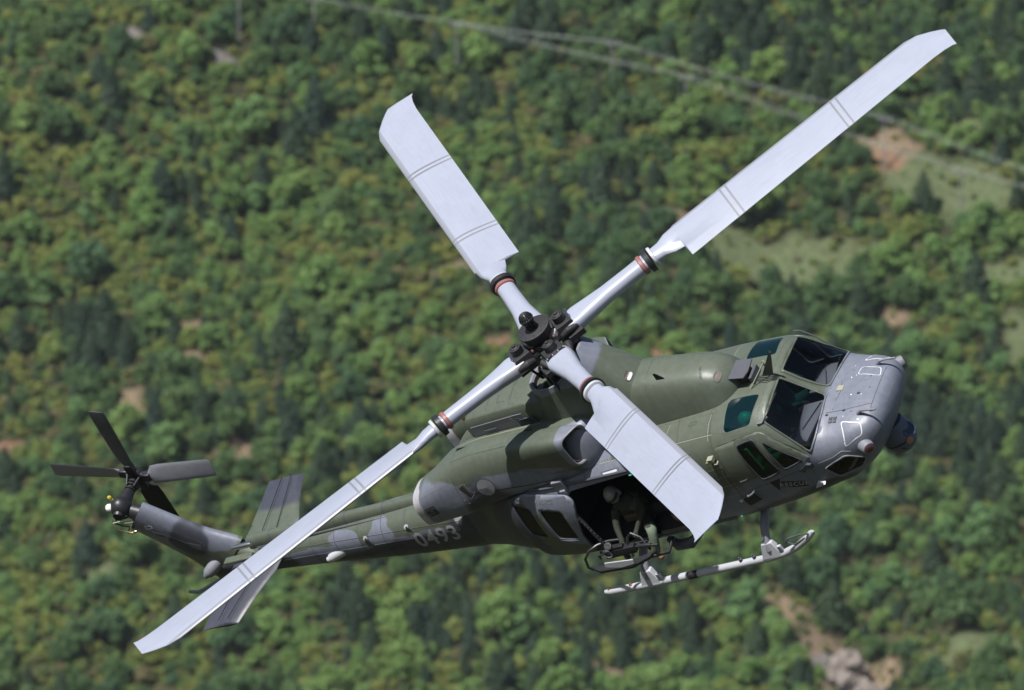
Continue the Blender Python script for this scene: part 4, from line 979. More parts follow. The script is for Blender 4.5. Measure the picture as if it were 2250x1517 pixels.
kk = random.Random(21)
for i in range(14):
    a = kk.uniform(0, 6.28); d0 = u * cos(a) + w * sin(a); a2 = a + kk.uniform(-.7, .7); d1 = u * cos(a2) + w * sin(a2)
    MB().tube([A * kk.uniform(-.5, -.2) + d0 * kk.uniform(.12, .3), A * kk.uniform(-.2, 0) + d0 * kk.uniform(.2, .36), A * kk.uniform(-.1, .1) + d1 * kk.uniform(.15, .3)], kk.uniform(.008, .018), 6).build('hub_hose', kk.choice((M_BLACK, M_BLACK, M_DKG, M_STEEL)), MR)
for (d, hz) in BL:
    d = d.normalized(); s_ = A.cross(d).normalized()
    for e_ in (-.15, -.05, .05, .15): MB().cyl(A * hz + d * .52 + s_ * e_ + A * .13, A * hz + d * .52 + s_ * e_ + A * .165, .018, None, 6).build('grip_bolt', M_STEEL, MR)

# ------------------------------------------------------------------ landing gear
def skid(sg):
    pts_ = [P(-1.0, sg * 1.35, -3.80), P(-.9, sg * 1.35, -3.815), P(-.3, sg * 1.35, -3.84), P(.8, sg * 1.35, -3.855), P(2.0, sg * 1.35, -3.865), P(2.35, sg * 1.35, -3.84), P(2.62, sg * 1.35, -3.77), P(2.85, sg * 1.35, -3.67), P(3.0, sg * 1.35, -3.58), P(3.03, sg * 1.35, -3.55)]
    o = MB().tube(pts_, [.035, .058, .06, .06, .06, .06, .058, .056, .05, .025], 14).build('landing_skid', M_SKIDG, HELI)
    for x in (-.13, 2.13):
        MB().prism([P(x - .19, sg * 1.41, -3.845), P(x + .19, sg * 1.41, -3.845), P(x + .10, sg * 1.34, -3.60), P(x - .09, sg * 1.34, -3.60)], P(0, -sg * .10, 0)).build('skid_saddle', M_SKIDG, o, bevel=.012)
        MB().tube([P(x, sg * 1.34, -3.74), P(x, sg * 1.27, -3.60), P(x, sg * 1.13, -3.46), P(x, sg * .92, -3.37), P(x, sg * .6, -3.30)], [.06, .062, .066, .07, .07], 12).build('cross_tube', M_GREY, o)
        MB().box(P(x + .20, sg * 1.36, -3.74), (.07, .05, .15)).build('saddle_clamp', M_SKIDG, o, bevel=.01)
    for x in (-.9, -.5, 1.55, 1.8): MB().lathe(P(x, sg * 1.35, -3.79), (0, 0, 1), [(0, .03), (.03, .03), (.035, .015), (.06, .018), (.065, 0)], 8).build('tow_ring', M_BRONZE if x < 0 else M_DKG, o)
    MB().tube([P(.55, sg * 1.35, -3.853), P(.72, sg * 1.35, -3.8555)], .0635, 14).build('grip_band', M_BLACK, o)
    MB().tube([P(2.97, sg * 1.38, -3.56), P(2.85, sg * 1.42, -3.50), P(2.62, sg * 1.43, -3.52), P(2.52, sg * 1.4, -3.60), P(2.62, sg * 1.38, -3.70), P(2.86, sg * 1.38, -3.62)], .014, 6).build('tow_loop', M_DKG, o)
    return o
skid(1); skid(-1)

# ------------------------------------------------------------------ markings and fittings on the skin
def flat(pts3, d):
    d = Vector(d).normalized(); pts3 = [Vector(p) for p in pts3]; o = sum(pts3, Vector()) / len(pts3); du = Vector((0, 0, 1)).cross(d)
    if du.length < .1: du = Vector((1, 0, 0))
    du.normalize(); dv = d.cross(du); return o, du, dv, [((p - o).dot(du), (p - o).dot(dv)) for p in pts3]
def outline(name, pts3, d, width, m, parent, bvh, rad=.04, off=.004):
    o, du, dv, q = flat(pts3, d); v, f = loop_flat(q, width, 4, rad); return decal(name, v, f, bvh, o, du, dv, d, m, parent, off)
def plate(name, pts3, d, m, parent, bvh, off=.006, step=.05):
    o, du, dv, q = flat(pts3, d); v, f = fill_flat(q, step); return decal(name, v, f, bvh, o, du, dv, d, m, parent, off, .004)
def seam(pts3, d, parent, bvh, width=.009, m=None, off=.003, name='panel_seam'):
    o, du, dv, q = flat(pts3, d); v, f = line_flat(q, width); return decal(name, v, f, bvh, o, du, dv, d, m or M_SEAM, parent, off)
def lettering(name, txt, size, c, du, dv, d, m, parent, bvh, off=.005, bold=0., sp=1.):
    v, f = text_flat(txt, size, bold, sp); return decal(name, v, f, bvh, c, Vector(du).normalized(), Vector(dv).normalized(), d, m, parent, off)
M_SEAM = mat('seam_dark', (.05, .055, .045), .7); M_SEAML = mat('seam_sealant', (.27, .28, .20), .7)
R1 = P(0, 1, 0); UPV = Vector((0, 0, 1))
# nose
np_ = [P(4.13, .60, -2.28), P(4.44, .61, -2.375), P(4.44, .745, -2.50), P(4.33, .81, -2.50), P(4.16, .904, -2.53)]
for q, d in ((np_, VD), (mir(np_), VDL)): outline('avionics_hatch', q, d, .016, M_WHITE, FUSO, HBVH, .05)
outline('nose_hatch', [P(4.15, -.30, -2.25), P(4.17, -.46, -2.26), P(4.50, -.42, -2.32), P(4.54, -.24, -2.33)], (0, 0, 1), .012, M_WHITE, FUSO, HBVH, .05)
for i in range(2):
    for j in range(2):
        x, r = 3.935 + .07 * i, .515 + .058 * j; plate('grille_cell', [P(x, r, 0), P(x + .055, r, 0), P(x + .055, r + .045, 0), P(x, r + .045, 0)], (0, 0, 1), M_BLKMARK, FUSO, HBVH)
        for k_ in range(3): plate('grille_bar', [P(x, r + .006 + .014 * k_, 0), P(x + .055, r + .006 + .014 * k_, 0), P(x + .055, r + .011 + .014 * k_, 0), P(x, r + .011 + .014 * k_, 0)], (0, 0, 1), M_GREY, FUSO, HBVH, .012)
seam([P(3.85, .43, 0), P(4.2, .40, 0), P(4.4, .36, 0), P(4.55, .30, 0)], (0, 0, 1), FUSO, HBVH)
seam([P(4.56, r, 0) for r in (.45, .3, .15, 0, -.15, -.3, -.45)], (0, 0, 1), FUSO, HBVH, .006)
seam([P(3.95, .2, 0), P(3.98, .0, 0), P(3.93, -.2, 0)], (0, 0, 1), FUSO, HBVH, .006)
seam([P(3.64, 1, -2.62), P(3.95, 1, -2.57), P(4.15, 1, -2.50), P(4.3, 1, -2.54)], VD, FUSO, HBVH, .012, M_WHITE)
plate('static_port_plate', [P(3.90, -.10, 0), P(4.0, -.10, 0), P(4.0, 0.0, 0), P(3.90, 0.0, 0)], (0, 0, 1), M_SEAML, FUSO, HBVH)
k = random.Random(3)
for i in range(26):
    x, r = k.uniform(3.9, 4.5), k.uniform(-.55, .6); h = HBVH.ray_cast(P(x, r, 1), Vector((0, 0, -1)))
    if h[0] is not None: MB().cyl(h[0], h[0] + h[1] * .006, k.choice((.006, .008, .011)), None, 8).build('fastener', k.choice((M_BALL, M_STEEL, M_DKG, M_DKG, M_GREY)), FUSO)
for (x, r) in ((4.15, .415), (3.88, .47), (4.3, .1)):
    h = HBVH.ray_cast(P(x, r, 1), Vector((0, 0, -1))); MB().ball(h[0], (.03, .02, .012), 10, 6).build('hatch_latch', M_BLACK, FUSO)
# landing-light pods and air probes
for sg in (1, -1):
    h = HBVH.ray_cast(P(4.42, sg * 3, -2.66), P(0, -sg, 0)); ax = P(.72, sg * .62, -.12).normalized(); c = h[0] - ax * .05
    pod = MB().lathe(c, ax, [(-.1, .10), (.0, .115), (.09, .105), (.155, .092), (.16, .075)], 20).build('landing_light', M_GREY, FUSO)
    MB().lathe(c + ax * .15, ax, [(0, .075), (.02, .06), (.03, .03), (.034, 0)], 16).build('red_lens' if sg > 0 else 'lamp_lens', M_LENSR, FUSO)
    MB().lathe(c + ax * .08 + P(-.05, 0, -.085), ax, [(-.05, .045), (.05, .045), (.06, .035), (.055, .02)], 12).build('lamp_housing', M_DKG, FUSO)
    h = HBVH.ray_cast(P(4.40, sg * .50, 1), Vector((0, 0, -1))); pr = MB(); b = h[0]; tip = b + P(.34, sg * .02, .02); pr.tube([b, b + P(.08, 0, .05), b + P(.16, sg * .01, .045), tip], [.03, .026, .018, .012], 8); pr.build('air_probe', M_GREY, FUSO)
    MB().tube([tip - P(.10, 0, 0), tip], [.0165, .0125], 8).build('probe_tip', M_STEEL, FUSO)
# sensor turret under the nose
TC = P(4.34, .02, -3.27); tb = MB(); tb.ball(TC, .26, 26, 18); tb.lathe(TC + Vector((0, 0, .08)), (0, 0, 1), [(0, .25), (.1, .23), (.2, .2)], 24)
TU = tb.build('sensor_turret', M_TURRET, HELI)
for (d, rr, m_) in ((P(.90, .10, .42), .11, M_LENS), (P(.84, .52, -.10), .06, M_COPPER), (P(.93, -.3, .1), .05, M_LENS)):
    d = d.normalized(); MB().lathe(TC + d * .228, d, [(0, rr + .02), (.035, rr + .015), (.037, rr)], 8).build('lens_bezel', M_TURRET, TU, 20); MB().lathe(TC + d * .264, d, [(0, rr), (.004, rr * .8), (.006, 0)], 20).build('lens', m_, TU)
MB().rings([[TC + Vector((0, 0, dz)) + P(cos(2 * pi * j / 24) * .264, sin(2 * pi * j / 24) * .264, 0) for j in range(24)] for dz in (-.01, .02)], False, False).build('turret_seam', M_BLACK, TU)
MB().box(TC + P(.12, .2, .02), (.05, .03, .04)).build('red_tag', M_RED, TU)
MB().tube([P(4.2, .2, -3.18), P(4.35, .24, -3.30), P(4.5, .26, -3.36)], [.025, .018, .006], 6).build('cable_cutter', M_BLACK, FUSO)
# rescue arrow
plate('rescue_panel', [P(2.99, 1, -2.655), P(3.36, 1, -2.80), P(3.32, 1, -2.905), P(2.935, 1, -2.755)], R1, M_BLKMARK, FUSO, HBVH)
plate('rescue_arrow', [P(2.825, 1, -2.60), P(3.02, 1, -2.575), P(2.955, 1, -2.695), P(2.885, 1, -2.81)], R1, M_BLKMARK, FUSO, HBVH)
lettering('rescue_lettering', 'RESCUE', .105, P(3.15, 1, -2.775), P(.95, 0, -.30), P(.35, 0, .95), R1, mat('rescue_grey', (.33, .34, .37), .6), FUSO, HBVH, .011, 0.002, 1.25)
# vent box low on the nose side
plate('vent_screen', [P(2.25, 1, -2.77), P(2.47, 1, -2.70), P(2.52, 1, -2.87), P(2.27, 1, -2.93)], R1, M_BLKMARK, FUSO, HBVH, .01)
for i in range(5): seam([P(2.26 + .045 * i, 1, -2.77 + .012 * i), P(2.285 + .045 * i, 1, -2.93 + .01 * i)], R1, FUSO, HBVH, .008, M_DKG, .018, 'vent_bar')
plate('white_stripe', [P(2.17, 1, -2.775), P(2.25, 1, -2.75), P(2.26, 1, -2.80), P(2.18, 1, -2.82)], R1, M_WHITE, FUSO, HBVH)
outline('vent_frame', [P(2.22, 1, -2.75), P(2.5, 1, -2.67), P(2.56, 1, -2.88), P(2.25, 1, -2.96)], R1, .018, M_GREY, FUSO, HBVH, .02, .012)
# antennas and steps
h = HBVH.ray_cast(P(3.50, 3, -2.55), P(0, -1, 0)); b = h[0]
mbx = MB(); mbx.prism([b + P(-.07, .0, -.09), b + P(-.03, .0, -.04), b + P(.02, 0, -.02), b + P(.08, 0, .04), b + P(.06, 0, .06), b + P(-.03, 0, .01), b + P(-.13, 0, -.03)], P(0, .05, .01)); mbx.build('wire_deflector', M_DKG, FUSO)
mbx = MB(); mbx.prism([b + P(.03, .0, -.01), b + P(.11, .0, -.05), b + P(.12, 0, .03), b + P(.05, 0, .05)], P(0, .06, .02)); mbx.build('wire_deflector', M_DKG, FUSO)
h = HBVH.ray_cast(P(3.50, 3, -2.92), P(0, -1, 0)); b = h[0]; MB().prism([b + P(-.09, 0, -.03), b + P(.0, 0, -.02), b + P(.10, 0, .0), b + P(.05, 0, .02), b + P(0, 0, .05), b + P(-.04, 0, .02)], P(0, .06, -.02)).build('blade_antenna', M_LIGHTG, FUSO)
h = HBVH.ray_cast(P(2.52, 3, -2.66), P(0, -1, 0)); b = h[0]; MB().tube([b, b + P(0, .06, 0), b + P(-.03, .07, -.015), b + P(-.13, .06, -.05), b + P(-.14, .01, -.05)], .014, 6).build('step_handle', M_GREY, FUSO)
h = HBVH.ray_cast(P(2.23, 3, -1.97), P(0, -1, 0)); b = h[0]; n_ = h[1]
mbx = MB(); mbx.box(b + n_ * .05 + P(-.01, 0, .03), (.10, .10, .07)); mbx.box(b + n_ * .09 + P(-.06, 0, .01), (.04, .05, .03)); mbx.tube([b + n_ * .04 + P(.0, 0, -.03), b + n_ * .10 + P(.03, 0, -.06), b + n_ * .10 + P(.07, 0, -.06), b + n_ * .04 + P(.08, 0, -.03)], .016, 6); mbx.build('air_inlet_fitting', M_SEAML, FUSO, bevel=.008)
plate('formation_light', [P(.24, 1.05, -1.82), P(.50, 1.05, -1.80), P(.51, 1.05, -1.845), P(.25, 1.05, -1.865)], P(0, 1, 1), M_WHITE, FUSO, HBVH, .008)
outline('light_frame', [P(.20, 1.05, -1.79), P(.54, 1.05, -1.77), P(.55, 1.05, -1.875), P(.21, 1.05, -1.895)], P(0, 1, 1), .012, M_DKG, FUSO, HBVH, .02)
h = HBVH.ray_cast(P(.73, 3, -1.90), P(0, -1, 0)); MB().ball(h[0] + h[1] * .02, (.028, .016, .014), 12, 8).build('position_light', M_TEAL, FUSO)
h = HBVH.ray_cast(P(1.95, 3, -3.12), P(0, -1, 0)); MB().ball(h[0] + h[1] * .02, (.02, .012, .012), 10, 6).build('position_light', M_TEAL, FUSO)
for (x, r) in ((3.3, .4), (2.55, .5), (.7, .75), (-1.0, .3), (1.5, -.4)):
    h = HBVH.ray_cast(P(x, r, -6), Vector((0, 0, 1))); MB().box(h[0] + Vector((0, 0, -.04)), (.16, .02, .12), taper=1.3).build('belly_antenna', M_DKG, FUSO)
# roof seams, wipers, wire cutter, roof antenna plate
for q in ([P(.2, .95, 0), P(2.3, .93, 0)], [P(2.28, .55, 0), P(2.24, .75, 0), P(2.22, 1.0, 0)], [P(1.5, .62, 0), P(1.45, .8, 0), P(1.42, 1.02, 0)], [P(.75, .6, 0), P(.72, 1.0, 0)], [P(2.26, -.5, 0), P(2.2, -1.0, 0)], [P(1.4, -.55, 0), P(1.36, -1.0, 0)], [P(.5, -.9, 0), P(2.2, -.9, 0)]): seam(q, (0, 0, 1), FUSO, HBVH, .008, M_SEAML)
for q in ([P(1.72, 1, -1.95), P(1.72, 1, -3.1)], [P(2.22, 1, -2.02), P(2.22, 1, -2.62)], [P(1.7, 1, -2.15), P(2.3, 1, -2.11)], [P(1.7, 1, -2.32), P(2.34, 1, -2.28)], [P(1.7, 1, -2.48), P(2.36, 1, -2.45)], [P(1.68, 1, -2.66), P(2.9, 1, -2.68)], [P(1.85, 1, -1.98), P(1.95, 1, -2.66)]): seam(q, R1, FUSO, HBVH, .007, M_SEAML)
for x in (-.1, 1.66, 2.27):
    rr_ = full_ring(x, interp(HK, x), HM)
    if x < 1.7 and x > -.5: rr_ = [p for p in rr_ if p.z > -1.9 and -p.y > .0]; 
    else: rr_ = [p for p in rr_ if -p.y > 0 and p.z > -3.2]
    rr_ = [p for p in rr_ if -p.y > .45]
    MB().rings([[p + (p - P(x, 0, -2.5)).normalized() * .003 + Vector((d_, 0, 0)) for p in rr_] for d_ in (-.004, .004)], False, False, closed=False).build('frame_seam', M_SEAM, FUSO)
outline('filler_door', [P(1.85, .74, 0), P(2.0, .72, 0), P(2.0, .66, 0), P(1.87, .68, 0)], (0, 0, 1), .008, M_SEAM, FUSO, HBVH, .03)
def wiper(pts): MB().tube([HBVH.ray_cast(Vector(p) + VD * 4, -VD)[0] + VD * .03 for p in pts], .009, 5).build('windshield_wiper', M_BLACK, FUSO)
wiper([P(3.16, .86, -1.75), P(3.22, .72, -1.72), P(3.24, .50, -1.70), P(3.26, .34, -1.69)])
MB().tube([P(3.22, -.84, -1.60), P(3.32, -.84, -1.62), P(3.45, -.84, -1.75), P(3.66, -.83, -2.06)], .011, 6).build('handrail', M_DKG, FUSO)
MB().tube([P(3.24, .78, -1.73), P(3.16, .88, -1.74), P(3.10, .9, -1.72)], .02, 6).build('wiper_motor', M_DKG, FUSO)
MB().prism([P(2.98, 0, -1.57), P(3.16, 0, -1.59), P(3.38, 0, -1.20), P(3.37, 0, -1.17)], P(0, .03, 0)).build('wire_cutter', mat('olive_blade', (.075, .08, .06), .5), FUSO)
MB().tube([P(2.86, .28, -1.565), P(3.16, .02, -1.34)], .012, 6).build('cutter_strut', M_SEAML, FUSO); MB().tube([P(2.86, -.28, -1.565), P(3.16, -.0, -1.34)], .012, 6).build('cutter_strut', M_SEAML, FUSO)
for i in range(4): MB().tube([P(2.95, .06 + .03 * i, -1.545), P(3.1, .08 + .035 * i, -1.55), P(3.22, .04 + .03 * i, -1.61), P(3.3, .02 + .02 * i, -1.69)], .007, 5).build('roof_cable', M_BLACK, FUSO)
mbx = MB(); mbx.prism([P(2.58, -.18, -1.36), P(2.86, -.16, -1.385), P(2.88, .10, -1.385), P(2.82, .21, -1.40), P(2.56, .19, -1.37)], P(0, 0, .018)); ap = mbx.build('antenna_plate', M_DKG, FUSO)
MB().box(P(2.74, .02, -1.48), (.16, .2, .2)).build('antenna_block', M_BLKMARK, FUSO); MB().box(P(2.90, .05, -1.50), (.05, .28, .13)).build('antenna_shield', M_DKG, FUSO)
# oval inlets on the roof fairing and on the mast fairing
for (bv, c, L, par, m2) in ((HUMPB, P(2.44, .20, -1.25), .17, HUMP, None), (MFB, P(1.04, .16, -.86), .17, MF, M_WHITE)):
    v = [(.055 * math.copysign(abs(cos(t)) ** .6, cos(t)), L / 2 * math.copysign(abs(sin(t)) ** .8, sin(t))) for t in [2 * pi * j / 24 for j in range(24)]]; dd = P(.62, .25, .74).normalized(); du = P(.75, 0, -.63).normalized(); du = (du - dd * du.dot(dd)).normalized(); dv = dd.cross(du)
    decal('oval_inlet', v, [tuple(range(24))], bv, c, du, dv, dd, mat('oval_brown', (.10, .085, .07), .6), par, .008)
    if m2: decal('inlet_lining', [(.02 + a * .55, b * .8) for a, b in v], [tuple(range(24))], bv, c, du, dv, dd, m2, par, .012)
h = HUMPB.ray_cast(P(1.55, .22, 2), Vector((0, 0, -1))); MB().prism([h[0] + P(-.07, 0, 0), h[0] + P(.07, 0, 0), h[0] + P(-.02, 0, .12), h[0] + P(-.06, 0, .12)], P(0, .012, 0)).build('blade_antenna', M_BLACK, HUMP)
lettering('small_lettering', 'NO STEP', .05, P(2.2, .18, -1.1), P(.2, 1, -.1), P(1, -.2, 0), (0, 0, 1), M_SEAM, HUMP, HUMPB)
seam([P(1.3, r, 0) for r in (-.3, 0, .2, .4)], (0, 0, 1), HUMP, HUMPB, .008)
# engine cowl markings
for rr, m_, z0 in ((.155, M_SEAM, .0055), (.147, M_PALE, .0075)):
    n_ = 30; v = [(0, 0)] + [(rr * cos(2 * pi * j / n_), rr * sin(2 * pi * j / n_)) for j in range(n_)]; decal('roundel', v, [(0, 1 + j, 1 + (j + 1) % n_) for j in range(n_)], NRB, P(-1.80, 1, -1.56), P(1, 0, 0), UPV, R1, m_, NR, z0)
for (a0, a1, m_) in ((-60, 60, M_GREY), (60, 180, M_PALE), (180, 300, mat('roundel_dark_grey', (.11, .115, .125), .6))):
    n_ = 10; v = [(0, 0)] + [(.138 * cos(radians(a0 + (a1 - a0) * j / n_)), .138 * sin(radians(a0 + (a1 - a0) * j / n_))) for j in range(n_ + 1)]; decal('roundel_sector', v, [(0, 1 + j, 2 + j) for j in range(n_)], NRB, P(-1.80, 1, -1.56), P(1, 0, 0), UPV, R1, m_, NR, .0095)
plate('drain_vent', [P(-2.25, 1, -1.46), P(-2.17, 1, -1.44), P(-2.10, 1, -1.60), P(-2.15, 1, -1.64)], R1, M_BLKMARK, NR, NRB)
outline('vent_frame', [P(-2.29, 1, -1.43), P(-2.14, 1, -1.41), P(-2.05, 1, -1.62), P(-2.15, 1, -1.68)], R1, .008, M_PALE, NR, NRB, .01, .006)
seam([P(-2.05, 1, -1.60), P(-1.6, 1, -1.655), P(-1.1, 1, -1.70), P(-.6, 1, -1.72)], R1, NR, NRB, .014, M_BLKMARK)
seam([P(-2.30, 1, -1.25 - .07 * i) for i in range(10)], R1, NR, NRB, .008); seam([P(-2.3 + .2 * i, .80, 0) for i in range(9)], UPV, NR, NRB, .006); seam([P(-2.2 + .2 * i, .52, 0) for i in range(9)], UPV, NR, NRB, .012, M_SEAML)
plate('warning_placard', [P(-3.06, 1, -1.68), P(-2.86, 1, -1.64), P(-2.84, 1, -1.79), P(-3.03, 1, -1.83)], R1, M_BLKMARK, NR, NRB)
for i, t_ in enumerate(('BEWARE', 'OF', 'BLAST')): lettering('placard_lettering', t_, .05, P(-2.95, 1, -1.69 - .045 * i), P(1, 0, .15), P(-.15, 0, 1), R1, M_PALE, NR, NRB, .011)
k = random.Random(9)
for i in range(22):
    h = NRB.ray_cast(P(-2.28 + k.uniform(-.02, .5), 3, k.uniform(-1.85, -1.4)), P(0, -1, 0)); MB().cyl(h[0], h[0] + h[1] * .005, .007, None, 6).build('fastener', k.choice((M_STEEL, M_DKG, M_PALE)), NR)
CHB = BVHTree.FromPolygons([v.co for v in CH.data.vertices], [p.vertices[:] for p in CH.data.polygons])
plate('warning_placard', [P(-1.82, 1, -.94), P(-1.66, 1, -.94), P(-1.66, 1, -1.06), P(-1.82, 1, -1.06)], R1, M_BLKMARK, CH, CHB, .022)
for i, t_ in enumerate(('BEWARE', 'OF', 'BLAST')): lettering('placard_lettering', t_, .04, P(-1.74, 1, -.965 - .035 * i), P(1, 0, 0), UPV, R1, M_PALE, CH, CHB, .027)
for q in ([P(-1.5, -.4, 0), P(-1.5, .4, 0)], [P(-1.05, -.4, 0), P(-1.05, .4, 0)], [P(-1.3, .1, 0), P(-1.3, .25, 0), P(-1.15, .25, 0)]): seam(q, UPV, CH, CHB, .008)
# numbers on the boom
lettering('serial_number', '0493', .40, P(-3.83, 1, -2.70), P(1, 0, .02), UPV, P(0, 1, .1), mat('serial_grey', (.30, .305, .33), .6), BOOM, BOOMB, .007, .008, 1.12)
lettering('type_lettering', 'UH-1Y', .10, P(-4.68, 1, -2.80), P(1, 0, .02), UPV, R1, M_BLKMARK, BOOM, BOOMB, .006)
lettering('service_lettering', 'CZECH AIR FORCE', .085, P(-1.12, 1, -1.985), P(1, 0, -.05), P(.05, 0, 1), R1, M_PALE, SDO, HBVH, .082)
fd = R1
outline('fin_step', [P(-8.86, 1, -1.44), P(-8.74, 1, -1.47), P(-8.74, 1, -1.54), P(-8.86, 1, -1.53)], fd, .018, M_WHITE, FIN, FINB, .03, .006)
plate('fin_panel', [P(-8.80, 1, -1.17), P(-8.66, 1, -1.27), P(-8.60, 1, -1.36), P(-8.76, 1, -1.28)], P(0, 1, .5), M_DKG, FIN, FINB); plate('fin_panel', [P(-8.36, 1, -1.72), P(-8.19, 1, -1.83), P(-8.21, 1, -1.93), P(-8.38, 1, -1.82)], P(0, 1, .3), M_DKG, FIN, FINB)
seam([P(-8.74, 1, -1.60), P(-8.3, 1, -2.05)], fd, FIN, FINB, .012, M_PALE); seam([P(-8.72, 1, -1.64), P(-8.32, 1, -2.12)], fd, FIN, FINB, .012, M_SEAM)
for i in range(4): seam([P(-8.62 + .02 * i, 1, -1.36 - .03 * i), P(-8.46 + .02 * i, 1, -1.50 - .03 * i)], P(0, 1, .3), FIN, FINB, .006, M_SEAM)

# ------------------------------------------------------------------ inside
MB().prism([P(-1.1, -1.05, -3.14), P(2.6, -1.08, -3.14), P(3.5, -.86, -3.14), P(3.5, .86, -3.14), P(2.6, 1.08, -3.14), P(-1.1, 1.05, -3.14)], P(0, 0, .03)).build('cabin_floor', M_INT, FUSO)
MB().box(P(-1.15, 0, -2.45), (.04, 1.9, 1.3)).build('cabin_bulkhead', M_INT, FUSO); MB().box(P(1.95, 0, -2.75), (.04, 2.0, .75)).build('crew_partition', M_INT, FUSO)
for sg in (1, -1):
    mbx = MB(); c = [P(3.72, sg * .10, -2.225), P(3.68, sg * .45, -2.26), P(3.55, sg * .80, -2.34), P(3.36, sg * .78, -2.30), P(3.34, sg * .12, -2.22)]
    mbx.prism(c if sg > 0 else c[::-1], P(0, 0, -.03)); mbx.build('glareshield', M_DECK, FUSO)
    seam_ = MB().tube([P(3.66, sg * .15, -2.215), P(3.45, sg * .6, -2.26)], .008, 4); seam_.build('glareshield_crease', M_DKG, FUSO)
    MB().box(P(3.33, sg * .45, -2.47), (.06, .62, .42)).build('instrument_panel', M_INT, FUSO)
    for a in (-.16, .04, .22): MB().box(P(3.29, sg * .45 + a, -2.42), (.02, .15, .17)).build('display', M_LENS, FUSO)
    st = MB(); st.box(P(2.58, sg * .5, -2.80), (.5, .5, .12)); st.box(P(2.33, sg * .5, -2.42), (.1, .48, .85), Matrix.Rotation(radians(-8), 3, 'Y')); st.box(P(2.34, sg * .26, -2.5), (.3, .04, .5)); st.box(P(2.34, sg * .74, -2.5), (.3, .04, .5)); st.box(P(2.55, sg * .5, -2.98), (.4, .4, .3))
    st.build('crew_seat', M_SEAT, FUSO, bevel=.03)
    MB().tube([P(3.05, sg * .5, -3.1), P(3.15, sg * .5, -2.8), P(3.20, sg * .52, -2.56)], [.02, .02, .025], 8).build('control_stick', M_BLACK, FUSO)
MB().box(P(2.95, 0, -2.85), (.9, .28, .5)).build('centre_console', M_INT, FUSO, bevel=.03)
MB().ball(P(3.42, .66, -2.40), (.05, .05, .09), 12, 8).build('kneeboard', M_WHITE, FUSO)

# ------------------------------------------------------------------ people
def skin_body(name, joints, bones, paint, mats, root='pelvis', sub=2):
    names = list(joints); me = bpy.data.meshes.new(name); me.from_pydata([joints[n][0] for n in names], [(names.index(a), names.index(b)) for a, b in bones], [])
    o = bpy.data.objects.new(name, me); COL.objects.link(o); sk = o.modifiers.new('skin', 'SKIN'); sk.use_smooth_shade = True; ss = o.modifiers.new('sub', 'SUBSURF'); ss.levels = sub; ss.render_levels = sub
    for i, n in enumerate(names):
        r = joints[n][1]; r = (r, r) if not isinstance(r, tuple) else r; d = me.skin_vertices[0].data[i]; d.radius = r; d.use_root = n == root
    bpy.context.view_layer.update()
    m2 = bpy.data.meshes.new_from_object(o.evaluated_get(bpy.context.evaluated_depsgraph_get())); bpy.data.objects.remove(o); bpy.data.meshes.remove(me); m2.name = name
    m2.materials.clear()
    for m_ in mats: m2.materials.append(m_)
    for p in m2.polygons: p.material_index = paint(p.center); p.use_smooth = True
    o = bpy.data.objects.new(name, m2); COL.objects.link(o); return o
def fingers(J, Bn, side_, wrist, fwd, across, curl):
    """palm and five bent fingers continuing a wrist joint"""
    palm = wrist + fwd * .055; J[side_ + 'palm'] = (palm, (.036, .02)); Bn.append((side_ + 'wrist', side_ + 'palm'))
    for i, (off, L) in enumerate(((-.03, .062), (-.01, .072), (.01, .068), (.03, .054))):
        a = palm + across * off + fwd * .028; b = a + (fwd * .6 + curl * .8).normalized() * L * .55; c = b + (fwd * -.25 + curl).normalized() * L * .55; t = c + (fwd * -.9 + curl * .4).normalized() * L * .4
        for nm, q, r in (('k', a, .010), ('m', b, .0095), ('d', c, .009), ('t', t, .008)): J[f'{side_}f{i}{nm}'] = (q, r)
        Bn += [(side_ + 'palm', f'{side_}f{i}k'), (f'{side_}f{i}k', f'{side_}f{i}m'), (f'{side_}f{i}m', f'{side_}f{i}d'), (f'{side_}f{i}d', f'{side_}f{i}t')]
    a = wrist + fwd * .03 - across * .036; b = a - across * .015 + fwd * .025 + curl * .02; c = b + fwd * .025 + curl * .025
    for nm, q, r in (('a', a, .013), ('b', b, .011), ('c', c, .0095)): J[f'{side_}th{nm}'] = (q, r)
    Bn += [(side_ + 'wrist', side_ + 'tha'), (side_ + 'tha', side_ + 'thb'), (side_ + 'thb', side_ + 'thc')]
